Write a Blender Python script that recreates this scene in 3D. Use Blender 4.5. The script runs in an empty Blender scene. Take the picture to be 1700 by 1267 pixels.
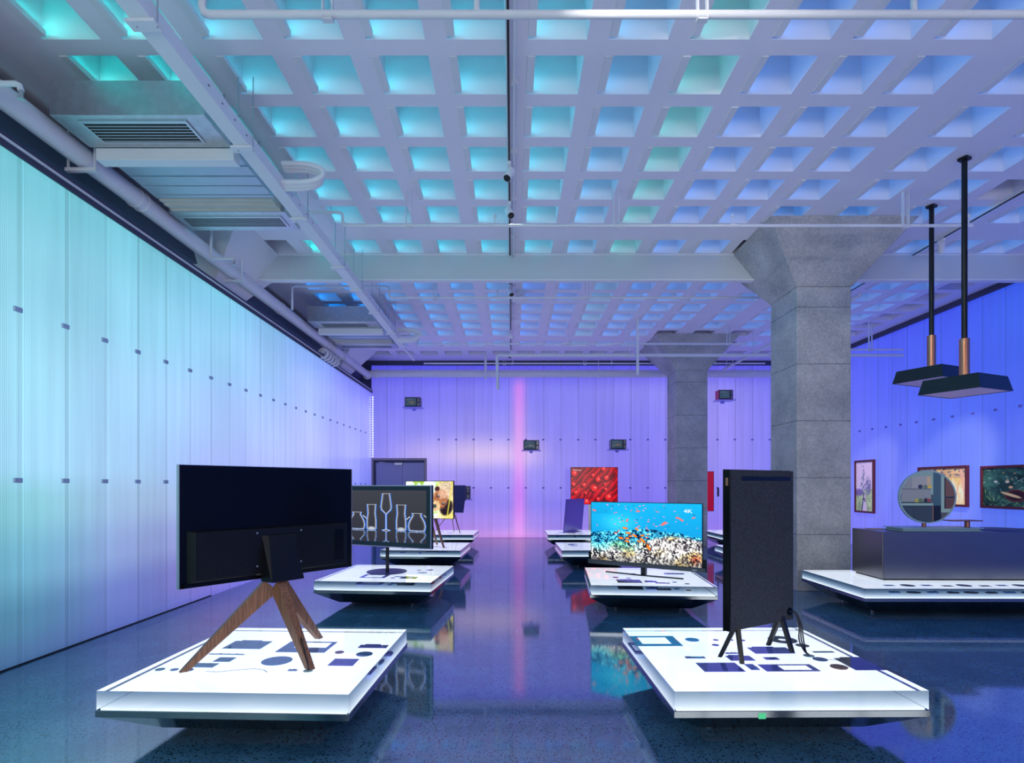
import bpy, bmesh, math, random
import numpy as np
from mathutils import Vector, Matrix
R = math.radians
random.seed(7)
scn = bpy.context.scene
COL = scn.collection
# ------------------------------------------------------------------ camera, world, exposure
EYE = 1.45
cam_d = bpy.data.cameras.new('camera')
cam = bpy.data.objects.new('camera', cam_d)
COL.objects.link(cam)
cam.location = (0, 0, EYE)
cam.rotation_euler = (R(90), 0, 0)
cam_d.sensor_width = 36
cam_d.lens = 36 * 955 / 1700
cam_d.shift_y = 172.5 / 1700
cam_d.clip_start = 0.05
scn.camera = cam
w = bpy.data.worlds.new('world'); scn.world = w; w.use_nodes = True
w.node_tree.nodes['Background'].inputs[0].default_value = (0.01, 0.012, 0.02, 1)
w.node_tree.nodes['Background'].inputs[1].default_value = 1.0
scn.view_settings.view_transform = 'Standard'
scn.view_settings.look = 'None'
scn.view_settings.gamma = 1
scn.view_settings.use_curve_mapping = False
scn.view_settings.exposure = 0.0
CEIL = 4.92
FILL_WINDOW = 4.8      # added fill light from unseen glowing panes in the rear wall

# ------------------------------------------------------------------ helpers
def lin(c):
    out = []
    for v in c[:3]:
        v = v / 255.0
        out.append(v / 12.92 if v <= 0.04045 else ((v + 0.055) / 1.055) ** 2.4)
    return tuple(out)

def L4(c): return lin(c) + (1,)

def nt(name):
    m = bpy.data.materials.new(name); m.use_nodes = True
    return m, m.node_tree, m.node_tree.nodes['Principled BSDF']

def node(t, kind, **kw):
    n = t.nodes.new(kind)
    for k, v in kw.items():
        if k == 'inp':
            for kk, vv in v.items(): n.inputs[kk].default_value = vv
        else: setattr(n, k, v)
    return n

def mat(name, rgb, rough=0.5, metal=0.0, emit=None, es=0.0, spec=0.5, noise=0.0, nscale=8, bump=0.0, bscale=60, coat=0):
    m, t, b = nt(name)
    b.inputs['Base Color'].default_value = L4(rgb)
    b.inputs['Roughness'].default_value = rough
    b.inputs['Metallic'].default_value = metal
    b.inputs['Specular IOR Level'].default_value = spec
    b.inputs['Coat Weight'].default_value = coat
    if emit:
        b.inputs['Emission Color'].default_value = L4(emit)
        b.inputs['Emission Strength'].default_value = es
    if noise:
        tc = node(t, 'ShaderNodeTexCoord')
        n = node(t, 'ShaderNodeTexNoise', inp={'Scale': nscale, 'Detail': 6.0})
        mx = node(t, 'ShaderNodeMix', data_type='RGBA')
        t.links.new(tc.outputs['Object'], n.inputs['Vector'])
        t.links.new(n.outputs['Fac'], mx.inputs['Factor'])
        c = lin(rgb)
        mx.inputs['A'].default_value = tuple(v * (1 - noise) for v in c) + (1,)
        mx.inputs['B'].default_value = tuple(min(1, v * (1 + noise)) for v in c) + (1,)
        t.links.new(mx.outputs['Result'], b.inputs['Base Color'])
    if bump:
        tc = node(t, 'ShaderNodeTexCoord')
        n = node(t, 'ShaderNodeTexNoise', inp={'Scale': bscale, 'Detail': 4.0})
        bp = node(t, 'ShaderNodeBump', inp={'Strength': bump, 'Distance': 0.01})
        t.links.new(tc.outputs['Object'], n.inputs['Vector'])
        t.links.new(n.outputs['Fac'], bp.inputs['Height'])
        t.links.new(bp.outputs['Normal'], b.inputs['Normal'])
    return m

class MB:
    def __init__(s): s.bm = bmesh.new()
    def box(s, x0, x1, y0, y1, z0, z1, M=None):
        vs = [s.bm.verts.new(Vector((x, y, z))) for z in (z0, z1) for y in (y0, y1) for x in (x0, x1)]
        if M:
            for v in vs: v.co = M @ v.co
        for f in ((0,2,3,1),(4,5,7,6),(0,1,5,4),(2,6,7,3),(0,4,6,2),(1,3,7,5)):
            s.bm.faces.new([vs[i] for i in f])
        return s
    def hexa(s, bot, top):
        vs = [s.bm.verts.new(Vector(p)) for p in list(bot) + list(top)]
        n = len(bot)
        s.bm.faces.new(vs[:n][::-1]); s.bm.faces.new(vs[n:])
        for i in range(n):
            j = (i + 1) % n
            s.bm.faces.new((vs[i], vs[j], vs[n + j], vs[n + i]))
        return s
    def quad(s, *pts):
        s.bm.faces.new([s.bm.verts.new(Vector(p)) for p in pts]); return s
    def tube(s, pts, r, seg=12, cap=True, r2=None):
        pts = [Vector(p) for p in pts]
        rings = []
        n = len(pts)
        prev = None
        for i, p in enumerate(pts):
            if i == 0: d = pts[1] - p
            elif i == n - 1: d = p - pts[i - 1]
            else: d = (pts[i + 1] - p).normalized() + (p - pts[i - 1]).normalized()
            d.normalize()
            if prev is None:
                a = Vector((0, 0, 1)) if abs(d.z) < 0.9 else Vector((1, 0, 0))
                u = d.cross(a).normalized()
            else:
                u = (prev - d * prev.dot(d)).normalized()
            prev = u
            v = d.cross(u)
            rr = r if r2 is None else r + (r2 - r) * i / (n - 1)
            rings.append([s.bm.verts.new(p + (u * math.cos(k * 2 * math.pi / seg) + v * math.sin(k * 2 * math.pi / seg)) * rr) for k in range(seg)])
        for i in range(n - 1):
            for k in range(seg):
                j = (k + 1) % seg
                s.bm.faces.new((rings[i][k], rings[i][j], rings[i + 1][j], rings[i + 1][k]))
        if cap:
            s.bm.faces.new(rings[0][::-1]); s.bm.faces.new(rings[-1])
        return s
    def cyl(s, c, r, z0, z1, seg=32, r1=None):
        r1 = r if r1 is None else r1
        a = [s.bm.verts.new((c[0] + r * math.cos(k * 2 * math.pi / seg), c[1] + r * math.sin(k * 2 * math.pi / seg), z0)) for k in range(seg)]
        b = [s.bm.verts.new((c[0] + r1 * math.cos(k * 2 * math.pi / seg), c[1] + r1 * math.sin(k * 2 * math.pi / seg), z1)) for k in range(seg)]
        s.bm.faces.new(a[::-1]); s.bm.faces.new(b)
        for k in range(seg):
            j = (k + 1) % seg
            s.bm.faces.new((a[k], a[j], b[j], b[k]))
        return s
    def poly(s, pts, z0, z1):
        return s.hexa([(x, y, z0) for x, y in pts], [(x, y, z1) for x, y in pts])
    def build(s, name, m, parent=None, smooth=False, bevel=0.0, M=None, seg=2):
        bm = s.bm
        if M: bm.transform(M)
        bmesh.ops.recalc_face_normals(bm, faces=bm.faces)
        me = bpy.data.meshes.new(name); bm.to_mesh(me); bm.free()
        if smooth:
            me.polygons.foreach_set('use_smooth', [True] * len(me.polygons))
        me.materials.append(m)
        o = bpy.data.objects.new(name, me); COL.objects.link(o)
        if parent: o.parent = parent
        if bevel:
            md = o.modifiers.new('bevel', 'BEVEL'); md.width = bevel; md.segments = seg; md.limit_method = 'ANGLE'
        if smooth:
            try:
                me.set_sharp_from_angle(angle=R(40))
            except Exception: pass
        return o

def tag(o, label=None, cat=None, group=None, kind=None):
    if label: o['label'] = label
    if cat: o['category'] = cat
    if group: o['group'] = group
    if kind: o['kind'] = kind
    return o

def thing(name, label, cat, loc=(0, 0, 0), rz=0.0, group=None):
    o = bpy.data.objects.new(name, None); COL.objects.link(o)
    o.empty_display_size = 0.1
    o.location = loc; o.rotation_euler = (0, 0, R(rz))
    return tag(o, label, cat, group)

def struct(o): o['kind'] = 'structure'; return o

def copy_tree(o, parent=None):
    c = o.copy(); COL.objects.link(c)
    if parent: c.parent = parent
    for ch in list(o.children): copy_tree(ch, c)
    return c

def text(s, size, m, parent, loc, rot, name='lettering', ext=0.001, align='CENTER', sx=1.0):
    cu = bpy.data.curves.new('t', 'FONT'); cu.body = s; cu.size = size; cu.align_x = align; cu.extrude = ext
    tmp = bpy.data.objects.new('t', cu)
    me = bpy.data.meshes.new_from_object(tmp)
    bpy.data.objects.remove(tmp)
    me.name = name
    me.transform(Matrix.Diagonal((sx, 1, 1, 1)))
    me.materials.clear(); me.materials.append(m)
    o = bpy.data.objects.new(name, me); COL.objects.link(o)
    o.location = loc; o.rotation_euler = rot
    if parent: o.parent = parent
    return o

def paint_grid(name, W, H, nx, ny, fn, m, parent=None, origin=(0, 0, 0)):
    """flat picture in the local XZ plane facing -Y, colours from fn(u, v) -> (n,3) sRGB 0..255; u left-right, v bottom-top"""
    u, v = np.meshgrid(np.linspace(0, 1, nx), np.linspace(0, 1, ny))
    u = u.ravel(); v = v.ravel()
    rgb = np.clip(fn(u, v), 0, 255) / 255.0
    rgb = np.where(rgb <= 0.04045, rgb / 12.92, ((rgb + 0.055) / 1.055) ** 2.4)
    co = np.stack([(u - 0.5) * W + origin[0], np.zeros_like(u) + origin[1], v * H + origin[2]], 1)
    i, j = np.meshgrid(np.arange(nx - 1), np.arange(ny - 1))
    a = (j * nx + i).ravel()
    faces = np.stack([a, a + 1, a + nx + 1, a + nx], 1)
    me = bpy.data.meshes.new(name)
    me.vertices.add(len(co)); me.vertices.foreach_set('co', co.ravel())
    me.loops.add(faces.size); me.loops.foreach_set('vertex_index', faces.ravel())
    me.polygons.add(len(faces))
    me.polygons.foreach_set('loop_start', np.arange(0, faces.size, 4))
    me.polygons.foreach_set('loop_total', np.full(len(faces), 4))
    me.update(calc_edges=True)
    at = me.color_attributes.new('Picture', 'FLOAT_COLOR', 'POINT')
    at.data.foreach_set('color', np.concatenate([rgb, np.ones((len(rgb), 1))], 1).astype(np.float32).ravel())
    me.materials.append(m)
    o = bpy.data.objects.new(name, me); COL.objects.link(o)
    if parent: o.parent = parent
    return o

def mat_picture(name, emit=0.0, rough=0.15):
    m, t, b = nt(name)
    at = node(t, 'ShaderNodeAttribute', attribute_name='Picture')
    if emit > 0:
        b.inputs['Base Color'].default_value = (0.01, 0.01, 0.012, 1)
        t.links.new(at.outputs['Color'], b.inputs['Emission Color'])
        b.inputs['Emission Strength'].default_value = emit
    else:
        t.links.new(at.outputs['Color'], b.inputs['Base Color'])
    b.inputs['Roughness'].default_value = rough
    b.inputs['Specular IOR Level'].default_value = 0.2
    return m

def lerp_table(xs, ys, tab, X, Y):
    """bilinear look-up, tab[j][i] for ys[j], xs[i]"""
    tab = np.array(tab, float)
    X = np.clip(X, xs[0], xs[-1]); Y = np.clip(Y, ys[0], ys[-1])
    xi = np.interp(X, xs, np.arange(len(xs))); yi = np.interp(Y, ys, np.arange(len(ys)))
    i0 = np.clip(xi.astype(int), 0, len(xs) - 2); j0 = np.clip(yi.astype(int), 0, len(ys) - 2)
    fx = (xi - i0)[:, None]; fy = (yi - j0)[:, None]
    fx = fx * fx * (3 - 2 * fx); fy = fy * fy * (3 - 2 * fy)
    return (tab[j0, i0] * (1 - fx) * (1 - fy) + tab[j0, i0 + 1] * fx * (1 - fy) + tab[j0 + 1, i0] * (1 - fx) * fy + tab[j0 + 1, i0 + 1] * fx * fy)

# ------------------------------------------------------------------ materials
M = {}
M['white_paint'] = mat('white paint', (232, 232, 236), 0.55, noise=0.04, nscale=2)
M['ceiling'] = mat('ceiling paint', (240, 236, 245), 0.6, noise=0.03, nscale=1.5, bump=0.08, bscale=25)
M['pipe'] = mat('white pipe paint', (225, 225, 230), 0.4, noise=0.04, nscale=5)
M['dark_wall'] = mat('dark painted wall', (70, 72, 96), 0.7)
M['rear_wall'] = mat('rear wall', (150, 156, 168), 0.7)
M['galv'] = mat('galvanised steel', (185, 190, 195), 0.32, metal=0.85, noise=0.25, nscale=14)
M['vent_dark'] = mat('vent shadow gap', (18, 22, 28), 0.6)
M['aluminium'] = mat('aluminium', (200, 204, 210), 0.3, metal=0.9)
M['mirror'] = mat('polished steel', (205, 208, 212), 0.06, metal=1.0)
M['skirt'] = mat('dark tinted steel', (92, 104, 112), 0.12, metal=1.0)
M['band'] = mat('dark polished steel', (128, 136, 142), 0.08, metal=1.0)
M['brushed'] = mat('brushed steel', (124, 124, 122), 0.28, metal=1.0)
M['plywood'] = mat('plywood underside', (150, 92, 58), 0.6, noise=0.15)
M['black'] = mat('black plastic', (10, 13, 18), 0.4, spec=0.3)
M['black_gloss'] = mat('gloss black plastic', (6, 8, 12), 0.25, spec=0.2)
M['black_metal'] = mat('black metal', (20, 20, 24), 0.35, metal=0.3)
M['rubber'] = mat('grey rubber', (90, 92, 96), 0.6)
M['curtain'] = mat('white stretched membrane', (205, 210, 214), 0.5, noise=0.06, nscale=2)
M['bronze'] = mat('bronze sleeve', (205, 140, 110), 0.28, metal=0.9)
M['lamp_black'] = mat('lamp black', (13, 22, 34), 0.35)
M['lamp_under'] = mat('lamp underside', (225, 190, 225), 0.6)
M['frame_wood'] = mat('dark red wood frame', (84, 26, 34), 0.4, noise=0.2, nscale=20)
M['door'] = mat('grey door paint', (150, 150, 180), 0.5)
M['door_frame'] = mat('taupe door frame', (150, 136, 142), 0.4)
M['silver'] = mat('silver trim', (180, 180, 184), 0.3, metal=0.7)
M['mat_board'] = mat('dark teal mat', (8, 44, 54), 0.6)
M['part_blue'] = mat('blue-grey electronic part', (125, 165, 225), 0.5, noise=0.3, nscale=60)
M['part_teal'] = mat('teal circuit board', (130, 182, 212), 0.5, noise=0.4, nscale=70)
M['part_violet'] = mat('violet plastic part', (135, 138, 235), 0.45, noise=0.2, nscale=50)
M['part_dark'] = mat('dark circuit board', (76, 84, 106), 0.5, noise=0.5, nscale=90)
M['part_brown'] = mat('copper coil', (150, 90, 70), 0.4, noise=0.3, nscale=80)
M['white_emit'] = mat('white led', (255, 255, 255), 0.5, emit=(225, 235, 255), es=4)
M['text_light'] = mat('silver lettering', (200, 205, 215), 0.4, emit=(150, 155, 165), es=0.3)
M['text_white'] = mat('white screen lettering', (10, 10, 10), 0.4, emit=(250, 252, 255), es=1.1)
M['text_red'] = mat('pale screen lettering', (10, 10, 10), 0.4, emit=(255, 190, 195), es=0.9)
M['picture_emit'] = mat_picture('screen picture', 1.0, 0.12)
M['picture_bright'] = mat_picture('bright screen picture', 1.25, 0.12)
M['picture_paint'] = mat_picture('painted canvas', 0.0, 0.55)
M['painted_reflection'] = mat_picture('painted mirror reflection', 0.75, 0.05)  # glowing picture standing in for the mirror's reflection
M['cable'] = mat('black cable', (10, 12, 16), 0.4)
M['pale_green'] = mat('pale green lacquer', (150, 180, 186), 0.35)
M['rose_metal'] = mat('brown metal', (150, 96, 84), 0.35, metal=0.6)
M['wood_shelf'] = mat('clear shelf', (150, 150, 235), 0.3)
M['clip'] = mat('panel clip', (175, 195, 220), 0.5)
M['clip_violet'] = mat('violet panel clip', (130, 125, 215), 0.5)
M['sensor_green'] = mat('green sticker', (60, 160, 110), 0.4, emit=(90, 220, 150), es=0.6)

def wood_mat():
    m, t, b = nt('walnut')
    tc = node(t, 'ShaderNodeTexCoord')
    mp = node(t, 'ShaderNodeMapping', inp={'Scale': (60, 60, 2.0)})
    n = node(t, 'ShaderNodeTexNoise', inp={'Scale': 2.2, 'Detail': 8.0, 'Distortion': 0.6})
    cr = node(t, 'ShaderNodeValToRGB')
    cr.color_ramp.elements[0].position = 0.3; cr.color_ramp.elements[0].color = L4((78, 50, 38))
    cr.color_ramp.elements[1].position = 0.7; cr.color_ramp.elements[1].color = L4((156, 106, 76))
    t.links.new(tc.outputs['Object'], mp.inputs['Vector']); t.links.new(mp.outputs['Vector'], n.inputs['Vector'])
    t.links.new(n.outputs['Fac'], cr.inputs['Fac']); t.links.new(cr.outputs['Color'], b.inputs['Base Color'])
    b.inputs['Roughness'].default_value = 0.45
    return m
M['walnut'] = wood_mat()

def fabric_mat():
    m, t, b = nt('charcoal woven fabric')
    tc = node(t, 'ShaderNodeTexCoord')
    out = None
    facs = []
    for sc in ((900, 60, 90), (90, 60, 900)):
        mp = node(t, 'ShaderNodeMapping', inp={'Scale': sc})
        n = node(t, 'ShaderNodeTexNoise', inp={'Scale': 0.55, 'Detail': 3.0})
        t.links.new(tc.outputs['Object'], mp.inputs['Vector']); t.links.new(mp.outputs['Vector'], n.inputs['Vector'])
        facs.append(n)
    add = node(t, 'ShaderNodeMath', operation='ADD')
    t.links.new(facs[0].outputs['Fac'], add.inputs[0]); t.links.new(facs[1].outputs['Fac'], add.inputs[1])
    cr = node(t, 'ShaderNodeValToRGB')
    mul = node(t, 'ShaderNodeMath', operation='MULTIPLY'); mul.inputs[1].default_value = 0.5
    t.links.new(add.outputs[0], mul.inputs[0]); t.links.new(mul.outputs[0], cr.inputs['Fac'])
    cr.color_ramp.elements[0].position = 0.38; cr.color_ramp.elements[0].color = L4((12, 14, 20))
    cr.color_ramp.elements[1].position = 0.62; cr.color_ramp.elements[1].color = L4((58, 62, 74))
    t.links.new(cr.outputs['Color'], b.inputs['Base Color'])
    b.inputs['Roughness'].default_value = 0.9
    return m
M['fabric'] = fabric_mat()

def concrete_mat(joints=True):
    m, t, b = nt('board-marked concrete')
    tc = node(t, 'ShaderNodeTexCoord')
    n1 = node(t, 'ShaderNodeTexNoise', inp={'Scale': 1.6, 'Detail': 8.0, 'Roughness': 0.65})
    n2 = node(t, 'ShaderNodeTexNoise', inp={'Scale': 34.0, 'Detail': 6.0})
    v = node(t, 'ShaderNodeTexVoronoi', inp={'Scale': 26.0})
    for n in (n1, n2, v): t.links.new(tc.outputs['Object'], n.inputs['Vector'])
    cr = node(t, 'ShaderNodeValToRGB')
    cr.color_ramp.elements[0].position = 0.32; cr.color_ramp.elements[0].color = L4((156, 155, 156))
    cr.color_ramp.elements[1].position = 0.68; cr.color_ramp.elements[1].color = L4((198, 195, 193))
    t.links.new(n1.outputs['Fac'], cr.inputs['Fac'])
    # bug holes and grit
    pit = node(t, 'ShaderNodeValToRGB')
    pit.color_ramp.elements[0].position = 0.05; pit.color_ramp.elements[0].color = (0.25, 0.25, 0.27, 1)
    pit.color_ramp.elements[1].position = 0.14; pit.color_ramp.elements[1].color = (1, 1, 1, 1)
    t.links.new(v.outputs['Distance'], pit.inputs['Fac'])
    mx = node(t, 'ShaderNodeMix', data_type='RGBA', blend_type='MULTIPLY'); mx.inputs['Factor'].default_value = 0.55
    t.links.new(cr.outputs['Color'], mx.inputs['A']); t.links.new(pit.outputs['Color'], mx.inputs['B'])
    gr = node(t, 'ShaderNodeValToRGB')
    gr.color_ramp.elements[0].position = 0.35; gr.color_ramp.elements[0].color = (0.84, 0.84, 0.84, 1)
    gr.color_ramp.elements[1].position = 0.65; gr.color_ramp.elements[1].color = (1.08, 1.08, 1.08, 1)
    t.links.new(n2.outputs['Fac'], gr.inputs['Fac'])
    mx2 = node(t, 'ShaderNodeMix', data_type='RGBA', blend_type='MULTIPLY'); mx2.inputs['Factor'].default_value = 1.0
    t.links.new(mx.outputs['Result'], mx2.inputs['A']); t.links.new(gr.outputs['Color'], mx2.inputs['B'])
    # shuttering joints every 0.78 m
    sp = node(t, 'ShaderNodeSeparateXYZ'); t.links.new(tc.outputs['Object'], sp.inputs[0])
    wob = node(t, 'ShaderNodeMath', operation='MULTIPLY_ADD'); wob.inputs[1].default_value = 0.02
    t.links.new(n2.outputs['Fac'], wob.inputs[0]); t.links.new(sp.outputs['Z'], wob.inputs[2])
    md = node(t, 'ShaderNodeMath', operation='FLOORED_MODULO'); md.inputs[1].default_value = 0.78
    t.links.new(wob.outputs[0], md.inputs[0])
    lt = node(t, 'ShaderNodeMath', operation='LESS_THAN'); lt.inputs[1].default_value = 0.012
    t.links.new(md.outputs[0], lt.inputs[0])
    mx3 = node(t, 'ShaderNodeMix', data_type='RGBA'); mx3.inputs['B'].default_value = L4((70, 70, 74))
    t.links.new(mx2.outputs['Result'], mx3.inputs['A'])
    hl = node(t, 'ShaderNodeMath', operation='MULTIPLY'); hl.inputs[1].default_value = 0.6 if joints else 0.0
    t.links.new(lt.outputs[0], hl.inputs[0]); t.links.new(hl.outputs[0], mx3.inputs['Factor'])
    t.links.new(mx3.outputs['Result'], b.inputs['Base Color'])
    bp = node(t, 'ShaderNodeBump', inp={'Strength': 0.5, 'Distance': 0.015})
    t.links.new(n2.outputs['Fac'], bp.inputs['Height']); t.links.new(bp.outputs['Normal'], b.inputs['Normal'])
    b.inputs['Roughness'].default_value = 0.85
    return m
M['concrete'] = concrete_mat()
M['concrete_capital'] = concrete_mat(False)

def floor_mat():
    m, t, b = nt('polished terrazzo')
    tc = node(t, 'ShaderNodeTexCoord')
    base = L4((82, 104, 112))
    n = node(t, 'ShaderNodeTexNoise', inp={'Scale': 3.0, 'Detail': 5.0})
    t.links.new(tc.outputs['Object'], n.inputs['Vector'])
    cr = node(t, 'ShaderNodeValToRGB')
    cr.color_ramp.elements[0].position = 0.3; cr.color_ramp.elements[0].color = L4((64, 112, 146))
    cr.color_ramp.elements[1].position = 0.7; cr.color_ramp.elements[1].color = L4((86, 134, 166))
    t.links.new(n.outputs['Fac'], cr.inputs['Fac'])
    prev = cr.outputs['Color']
    for sc, thr, c, keep in ((50, 0.30, (4, 8, 14), 0.6), (90, 0.30, (8, 14, 24), 0.5), (60, 0.17, (120, 150, 165), 0.3)):
        v = node(t, 'ShaderNodeTexVoronoi', inp={'Scale': sc, 'Randomness': 1.0})
        t.links.new(tc.outputs['Object'], v.inputs['Vector'])
        lt = node(t, 'ShaderNodeMath', operation='LESS_THAN'); lt.inputs[1].default_value = thr
        t.links.new(v.outputs['Distance'], lt.inputs[0])
        sp = node(t, 'ShaderNodeSeparateColor'); t.links.new(v.outputs['Color'], sp.inputs[0])
        k = node(t, 'ShaderNodeMath', operation='LESS_THAN'); k.inputs[1].default_value = keep
        t.links.new(sp.outputs[0], k.inputs[0])
        mu = node(t, 'ShaderNodeMath', operation='MULTIPLY')
        t.links.new(lt.outputs[0], mu.inputs[0]); t.links.new(k.outputs[0], mu.inputs[1])
        mx = node(t, 'ShaderNodeMix', data_type='RGBA'); mx.inputs['B'].default_value = L4(c)
        t.links.new(mu.outputs[0], mx.inputs['Factor']); t.links.new(prev, mx.inputs['A'])
        prev = mx.outputs['Result']
    t.links.new(prev, b.inputs['Base Color'])
    b.inputs['Roughness'].default_value = 0.065
    b.inputs['IOR'].default_value = 3.9
    return m
M['floor'] = floor_mat()

def polycarb_mat(name, axis, off, strength, pitch=0.487, flute=0.018):
    """backlit twin-wall sheet: glow map from the mesh colours, fine flutes and lapped joints"""
    m, t, b = nt(name)
    at = node(t, 'ShaderNodeAttribute', attribute_name='Picture')
    tc = node(t, 'ShaderNodeTexCoord')
    sp = node(t, 'ShaderNodeSeparateXYZ'); t.links.new(tc.outputs['Object'], sp.inputs[0])
    c = sp.outputs[axis]
    def math_(op, a, bv):
        n = node(t, 'ShaderNodeMath', operation=op)
        if hasattr(a, 'links'): t.links.new(a, n.inputs[0])
        else: n.inputs[0].default_value = a
        if hasattr(bv, 'links'): t.links.new(bv, n.inputs[1])
        else: n.inputs[1].default_value = bv
        return n.outputs[0]
    sh = math_('SUBTRACT', c, off)
    fl = math_('FLOORED_MODULO', sh, flute)
    rib = math_('GREATER_THAN', fl, flute * 0.72)            # thin web of each flute
    jm = math_('FLOORED_MODULO', sh, pitch)
    seam = math_('LESS_THAN', jm, 0.042)
    edge = math_('LESS_THAN', jm, 0.006)
    lip = math_('LESS_THAN', math_('ABSOLUTE', math_('SUBTRACT', jm, 0.050), 0), 0.006)
    # sheet to sheet tint
    idx = math_('FLOOR', math_('DIVIDE', sh, pitch), 0)
    wn = node(t, 'ShaderNodeTexWhiteNoise', noise_dimensions='1D'); t.links.new(idx, wn.inputs['W'])
    # soft streaks
    mp = node(t, 'ShaderNodeMapping', inp={'Scale': (9, 9, 0.35)})
    t.links.new(tc.outputs['Object'], mp.inputs['Vector'])
    nz = node(t, 'ShaderNodeTexNoise', inp={'Scale': 1.3, 'Detail': 4.0}); t.links.new(mp.outputs['Vector'], nz.inputs['Vector'])
    f = math_('MULTIPLY', rib, -0.22)
    f = math_('ADD', f, 1.0)
    f = math_('ADD', f, math_('MULTIPLY', seam, -0.13))
    f = math_('ADD', f, math_('MULTIPLY', edge, -0.16))
    f = math_('ADD', f, math_('MULTIPLY', lip, 0.16))
    f = math_('ADD', f, math_('MULTIPLY', math_('SUBTRACT', wn.outputs['Value'], 0.5), 0.09))
    f = math_('ADD', f, math_('MULTIPLY', math_('SUBTRACT', nz.outputs['Fac'], 0.5), 0.30))
    f = math_('MULTIPLY', f, strength)
    t.links.new(at.outputs['Color'], b.inputs['Emission Color'])
    t.links.new(f, b.inputs['Emission Strength'])
    b.inputs['Base Color'].default_value = (0.10, 0.12, 0.15, 1)
    b.inputs['Roughness'].default_value = 0.22
    bp = node(t, 'ShaderNodeBump', inp={'Strength': 0.25, 'Distance': 0.002})
    t.links.new(rib, bp.inputs['Height']); t.links.new(bp.outputs['Normal'], b.inputs['Normal'])
    return m

# ------------------------------------------------------------------ room shell
XR, YB = 8.4, 16.1
REAR = -4.0
XS = -4.75   # structural wall behind the left panels
fl = MB(); fl.box(XS - 0.2, XR + 0.3, REAR - 0.2, YB + 0.3, -0.12, 0)
struct(fl.build('floor', M['floor']))

CW = 0.46
cx = [-3.656 + 0.63 * k for k in range(12)] + [4.12, 4.97, 5.62, 6.25, 6.88, 7.51]
cyf = [4.476 + 0.627 * k for k in range(6)] + [8.594] + [9.58 + 0.627 * k for k in range(7)] + [14.33, 15.31] + [3.85, 2.864] + [1.88 - 0.627 * k for k in range(7)] + [-2.87]
cyf.sort()
def make_ceiling():
    mb = MB(); bm = mb.bm
    xb = [XS - 0.1]
    for x in cx: xb += [x, x + CW]
    xb.append(XR + 0.1)
    yb = [REAR - 0.1]
    for y in cyf: yb += [y - CW, y]
    yb.append(YB + 0.1)
    D = 0.52; T = 0.03
    for i in range(len(xb) - 1):
        for j in range(len(yb) - 1):
            x0, x1, y0, y1 = xb[i], xb[i + 1], yb[j], yb[j + 1]
            if i % 2 == 1 and j % 2 == 1:
                a = [(x0, y0), (x1, y0), (x1, y1), (x0, y1)]
                b_ = [(x0 + T, y0 + T), (x1 - T, y0 + T), (x1 - T, y1 - T), (x0 + T, y1 - T)]
                for k in range(4):
                    l = (k + 1) % 4
                    mb.quad((*a[k], CEIL), (*a[l], CEIL), (*b_[l], CEIL + D), (*b_[k], CEIL + D))
                mb.quad(*[(*p, CEIL + D) for p in b_])
            else:
                mb.quad((x0, y0, CEIL), (x1, y0, CEIL), (x1, y1, CEIL), (x0, y1, CEIL))
    # slab edge skirt and roof so the shell has thickness
    mb.box(XS - 0.1, XR + 0.1, REAR - 0.1, YB + 0.1, CEIL + 0.6, CEIL + 0.75)
    bmesh.ops.remove_doubles(bm, verts=bm.verts, dist=1e-5)
    me = bpy.data.meshes.new('ceiling'); bm.to_mesh(me); bm.free()
    me.materials.append(M['ceiling'])
    o = bpy.data.objects.new('ceiling', me); COL.objects.link(o)
    return struct(o)
make_ceiling()

# structural walls
struct(MB().box(XS - 0.15, XS, REAR, YB + 0.1, 0, CEIL).build('wall_left_structure', M['dark_wall']))
struct(MB().box(XS, XR + 0.1, REAR - 0.15, REAR, 0, CEIL).build('wall_rear', M['rear_wall']))
M['fill_glow'] = mat('frosted fill glass', (230, 232, 236), 0.5, emit=(246, 244, 240), es=FILL_WINDOW)  # glowing panes added behind the camera to light column fronts and ceiling
for k in range(4):
    x0 = -3.4 + 2.85 * k
    wd = thing('window_%d' % (k + 1), None, None, (x0, REAR + 0.001, 1.0)); wd['kind'] = 'structure'
    MB().box(0.05, 2.45, 0.005, 0.02, 0.05, 2.15).build('pane', M['fill_glow'], wd)
    wf = MB()
    wf.box(0, 0.05, 0, 0.06, 0, 2.2).box(2.45, 2.5, 0, 0.06, 0, 2.2).box(0.05, 2.45, 0, 0.06, 0, 0.05).box(0.05, 2.45, 0, 0.06, 2.15, 2.2).box(1.23, 1.27, 0.021, 0.06, 0.05, 2.15)
    wf.build('window_frame', M['black_metal'], wd)
struct(MB().box(XS, XR + 0.1, YB + 0.06, YB + 0.2, 0, CEIL).build('wall_back_structure', M['dark_wall']))
struct(MB().box(XR + 0.06, XR + 0.2, REAR, YB + 0.1, 0, CEIL).build('wall_right_structure', M['dark_wall']))

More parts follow.
